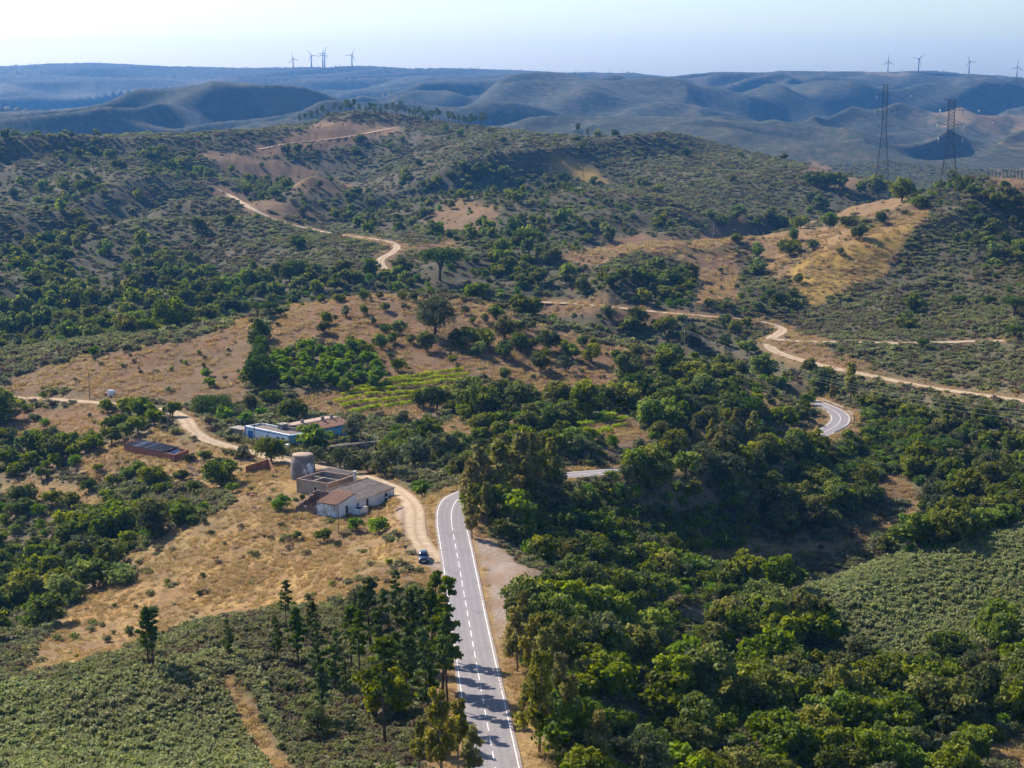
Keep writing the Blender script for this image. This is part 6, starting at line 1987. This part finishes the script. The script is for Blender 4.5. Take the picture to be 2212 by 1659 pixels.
q1 = pole(25, 846, 789, 'wooden pole at the far left above the track', M_WOODPOLE)
q2 = pole(194, 861, 801, 'wooden pole beside the track left of the white cistern', M_WOODPOLE)
q3 = pole(363, 923, 858, 'pale pole below the track among bright trees', M_CONCPOLE)
q4 = pole(550, 953, 884, 'pole in front of the blue farmhouse', M_WOODPOLE)
q5 = pole(732, 1154, 1090, 'thin bare pole before the white farmhouse end wall', M_WOODPOLE, rad=0.08)
q6 = pole(819, 1128, 1070, 'lamp pole in the yard of the white farmhouse', M_WOODPOLE, lamp=1.3, rad=0.09)
q7 = pole(860, 1034, 996, 'concrete lamp pole behind the white farmhouse', M_CONCPOLE, lamp=-1.3)
q8 = pole(810, 976, 935, 'concrete pole in front of the shaded garden wall', M_CONCPOLE)
q9 = pole(717, 1008, 984, 'short leaning pole behind the brick shed', M_CONCPOLE, lean=0.7)
q10 = pole(1478, 768, 712, 'tall pole at the end of the orchard hill carrying wires', M_CONCPOLE, arm=1.0)
q11 = pole(1541, 530, 479, 'pole on the pale ridge of the right hill', M_CONCPOLE, arm=1.1)
q12 = pole(1558, 444, 402, 'dark pole on the scrub slope behind the right hill', M_WOODPOLE, arm=1.1)
q13 = pole(1260, 386, 346, 'dark pole beside the small yellow patch', M_WOODPOLE, arm=1.4)
q14 = pole(1091, 276, 239, 'pole on the skyline of the central hill', M_WOODPOLE, arm=1.8)
for k, (a, b, nm) in enumerate(((q1, q2, 'far left track poles'), (q2, q3, 'cistern and the bright trees'), (q3, q4, 'bright trees and the blue farmhouse'), (q7, q8, 'lamp pole and the garden wall'))):
    wire('overhead_wire', a, b, 0.8, 0.018, 'thin wire hanging between poles of the ' + nm)
end = Vector(at(2330, 905, 420))
for k in range(3):
    d = Vector(((k - 1) * 0.9, 0, 0.1 * (k == 1)))
    wire('overhead_wire', q10 + d, end + d * 1.5 + Vector((0, 0, (k - 1) * 1.2)), 6.0, 0.028, '%s of three wires running from the orchard pole over the valley' % ('upper', 'middle', 'lower')[k])
    wire('overhead_wire', q10 + d, q11 + d, 3.0, 0.02, '%s wire rising from the orchard pole to the pale ridge' % ('leftmost', 'middle', 'rightmost')[k])

# ================================================================== pylons
def pylon(u, v, vtop, Y, label, rz):
    x, y, z = at(u, v, Y); z = float(height(x, y))
    zt = at(u, vtop, y)[2]
    h = zt - z
    o = empty('pylon', (x, y, z), rz); tag(o, label, 'pylon', 'lattice pylons')
    def half(t):                                     # half width at height fraction
        return 1.55 if t > 0.62 else 1.55 + (0.62 - t) / 0.62 * 4.0
    zs = [0, .10, .20, .30, .39, .47, .55, .62] + [.62 + k * .0315 for k in range(1, 13)]
    cor = lambda t: [Vector((sx * half(t), sy * half(t), t * h)) for sx, sy in ((-1, -1), (1, -1), (1, 1), (-1, 1))]
    for i in range(4):
        mb = MB()
        mb.bar(cor(0)[i] - Vector((0, 0, 1.0)), cor(.62)[i], 0.21); mb.bar(cor(.62)[i], cor(1.0)[i], 0.18); mb.build('leg', M_STEEL, o)
    for i in range(4):
        mb = MB(); j = (i + 1) % 4
        for k in range(len(zs) - 1):
            a, b = cor(zs[k]), cor(zs[k + 1])
            w_ = 0.10
            mb.bar(a[i], b[j], w_); mb.bar(a[j], b[i], w_); mb.bar(b[i], b[j], w_)
        mb.build('lattice_face', M_STEEL, o)
    tips = []
    for t, ln in ((.915, 4.7), (.78, 5.8), (.653, 5.0)):
        for s_ in (-1, 1):
            mb = MB(); zz = t * h; tip = Vector((s_ * (ln + 1.0), 0, zz - .6))
            for sy in (-1, 1):
                mb.bar((s_ * 1.55, sy * 1.55, zz + 1.2), tip, 0.14); mb.bar((s_ * 1.55, sy * 1.55, zz - .9), tip, 0.16)
            m_ = Vector((s_ * (1.55 + ln * .5), 0, zz)); mb.bar(m_ + Vector((0, .7, -.7)), m_ + Vector((0, -.7, -.7)), 0.1); mb.bar(m_ + Vector((0, 0, .35)), m_ + Vector((0, .7, -.7)), .1)
            a = mb.build('crossarm', M_STEEL, o)
            MB().tube([tip, tip - Vector((0, 0, 3.0))], [0.20, 0.20], 6).build('insulator', M_GLASSW, a)
            tips.append(tip - Vector((0, 0, 3.1)))
    mb = MB(); mb.bar((-1.55, 0, h - .6), (-4.4, 0, h + .5), .15); mb.bar((1.55, 0, h - .6), (4.4, 0, h + .5), .15); mb.bar((-1.55, -1.55, h), (1.55, 1.55, h), .12); mb.bar((-1.55, 1.55, h), (1.55, -1.55, h), .12); mb.build('earthwire_arm', M_STEEL, o)
    tips += [Vector((-4.4, 0, h + .5)), Vector((4.4, 0, h + .5))]
    M_ = Matrix.Translation((x, y, z)) @ Matrix.Rotation(rz, 4, 'Z')
    return [M_ @ t for t in tips]


t1 = pylon(1905, 414, 182, 1240, 'farther steel lattice pylon left of the pair on the saddle', R(-18))
t2 = pylon(2046, 470, 215, 914, 'nearer steel lattice pylon on the scrub crest at right', R(-18))
names = ['top left', 'top right', 'middle left', 'middle right', 'bottom left', 'bottom right', 'earth wire left', 'earth wire right']
for nm, tt, dx, dy in (('farther', t1, 330, 620), ('nearer', t2, 330, 620)):
    for k, p in enumerate(tt):
        e = p + Vector((dx, dy, -34))
        wire('power_cable', p, e, 16, 0.075, '%s cable leaving the %s pylon towards the blue hills' % (names[k], nm))
M_BALL = simple_mat('marker_ball', (0.62, 0.28, 0.16), (0.70, 0.66, 0.64), 1.0, 0.6)
for k, (u, v, Y) in enumerate(((2198, 208, 1500), (2348, 238, 1250), (2459, 268, 1400), (2508 - 60, 300, 1600))):
    p = at(1474.7 + .3334 * (1482, 1812, 1922, 2015)[k], .3334 * (623, 708, 720, 797)[k], (1420, 1010, 1120, 1200)[k])
    mb = MB().lathe([(0.01, -.6), (.35, -.5), (.58, -.15), (.58, .15), (.35, .5), (.01, .6)], 10); o = mb.build('marker_ball', M_BALL); o.location = p
    tag(o, 'round aircraft warning ball on the pylon cables, %s from the left' % nth(k + 1), 'marker', 'warning balls on the cables')

# ================================================================== wind turbines
M_TURB = simple_mat('turbine_backlit', (0.13, 0.13, 0.15), (0.11, 0.11, 0.13), 0.2, 0.5)  # dark grey: the shade of backlit turbines put into their colour


def turbine(u, vbase, vhub, Y, blade_px, ang, label, group, mat=None):
    mat = mat or M_TURB
    a = at(u, vhub, Y)
    z0 = min(float(height(a[0], a[1])) - 3, at(u, vbase, Y)[2])
    o = empty('wind_turbine', (a[0], a[1], z0)); tag(o, label, 'wind turbine', group)
    h = a[2] - z0; k = Y / FPX; bl = blade_px * k
    MB().tube([(0, 0, 0), (0, 0, h)], [2.6 * k / 1.8, 1.6 * k / 1.8], 10).build('tower', mat, o)
    MB().box(-1.3, 1.3, -3, 4.5, h - 1.2, h + 1.5).build('nacelle', mat, o)
    MB().lathe([(0.05, -1.5), (1.2, -.6), (1.5, .8), (1.5, 1.6)], 10).build('hub', mat, o).matrix_local = Matrix.Translation((0, -4.2, h)) @ Matrix.Rotation(-math.pi / 2, 4, 'X')
    for j in range(3):
        mb = MB(); w0 = 2.6 * k / 1.8
        mb.hexa([(-w0 * .5, -.25, .8), (w0 * .5, -.25, .8), (w0 * .5, .25, .8), (-w0 * .5, .25, .8), (-w0 * .25, -.1, bl), (w0 * .1, -.1, bl), (w0 * .1, .1, bl), (-w0 * .25, .1, bl)])
        b = mb.build('blade', mat, o)
        b.matrix_local = Matrix.Translation((0, -4.4, h)) @ Matrix.Rotation(R(ang + j * 120), 4, 'Y')


def ridge_y(u, ylo, yhi):
    ys = np.linspace(ylo, yhi, 200); xs = (u - IW / 2) / FPX * ys
    return float(ys[int(np.argmax((height(xs, ys) - CZ) / ys))])


LT = [(633, 147.5, 126.8, 14, -15), (672.5, 141.4, 120.5, 13.5, -30), (697, 141.6, 118.4, 13, 8), (701, 142, 114.4, 14, 20), (760, 146.2, 118.6, 14.5, 25)]
for k, (u, vb, vh, bl, an) in enumerate(LT):
    turbine(u, vb, vh, ridge_y(u, 6500, 8200), bl, an, 'wind turbine on the far left ridge, %s of five from the left' % nth(k + 1), 'turbines on the left ridge')
RT = [(1918.7, 166.3, 133.3, 15, 0), (1985, 160.9, 127.6, 15, 45), (2094.2, 164.5, 133, 15, -22), (2197.5, 176.2, 144.4, 15, 5)]
for k, (u, vb, vh, bl, an) in enumerate(RT):
    turbine(u, vb, vh, ridge_y(u, 5600, 7200), bl, an, 'wind turbine on the right ridge, %s of four from the left' % nth(k + 1), 'turbines on the right ridge')

# ================================================================== crash barrier at the hairpin
M_RAIL = simple_mat('galvanised_rail', (0.50, 0.50, 0.51), (0.40, 0.40, 0.41), 1.0, 0.45, 0.4, metal=0.5)
s0 = float(np.interp(520, ROAD[:, 1], _seg)); s1 = RLEN - 6
for nm, a, b, lab in (('crash_barrier', s0, s0 + (s1 - s0) * 0.62, 'grey steel crash barrier round the outside of the hairpin'), ('crash_barrier', s0 + (s1 - s0) * 0.70, s1, 'short pale crash barrier behind the hairpin')):
    o = empty(nm, (0, 0, 0)); tag(o, lab, 'barrier')
    ss = np.arange(a, b, 1.0)
    P = np.stack([np.interp(ss, _seg, ROAD[:, k]) for k in range(3)], -1)
    A = np.gradient(P[:, :2], axis=0); A /= np.linalg.norm(A, axis=1, keepdims=True)
    Q = P.copy(); Q[:, 0] += A[:, 1] * 3.75; Q[:, 1] -= A[:, 0] * 3.75
    mb = MB()
    for k in range(len(Q) - 1): mb.bar(Q[k] + [0, 0, .62], Q[k + 1] + [0, 0, .62], .06, .32)
    mb.build('rail', M_RAIL, o)
    for k in range(0, len(Q), 4): MB().bar(Q[k] - [0, 0, .4], Q[k] + [0, 0, .7], .12).build('post', M_RAIL, o)
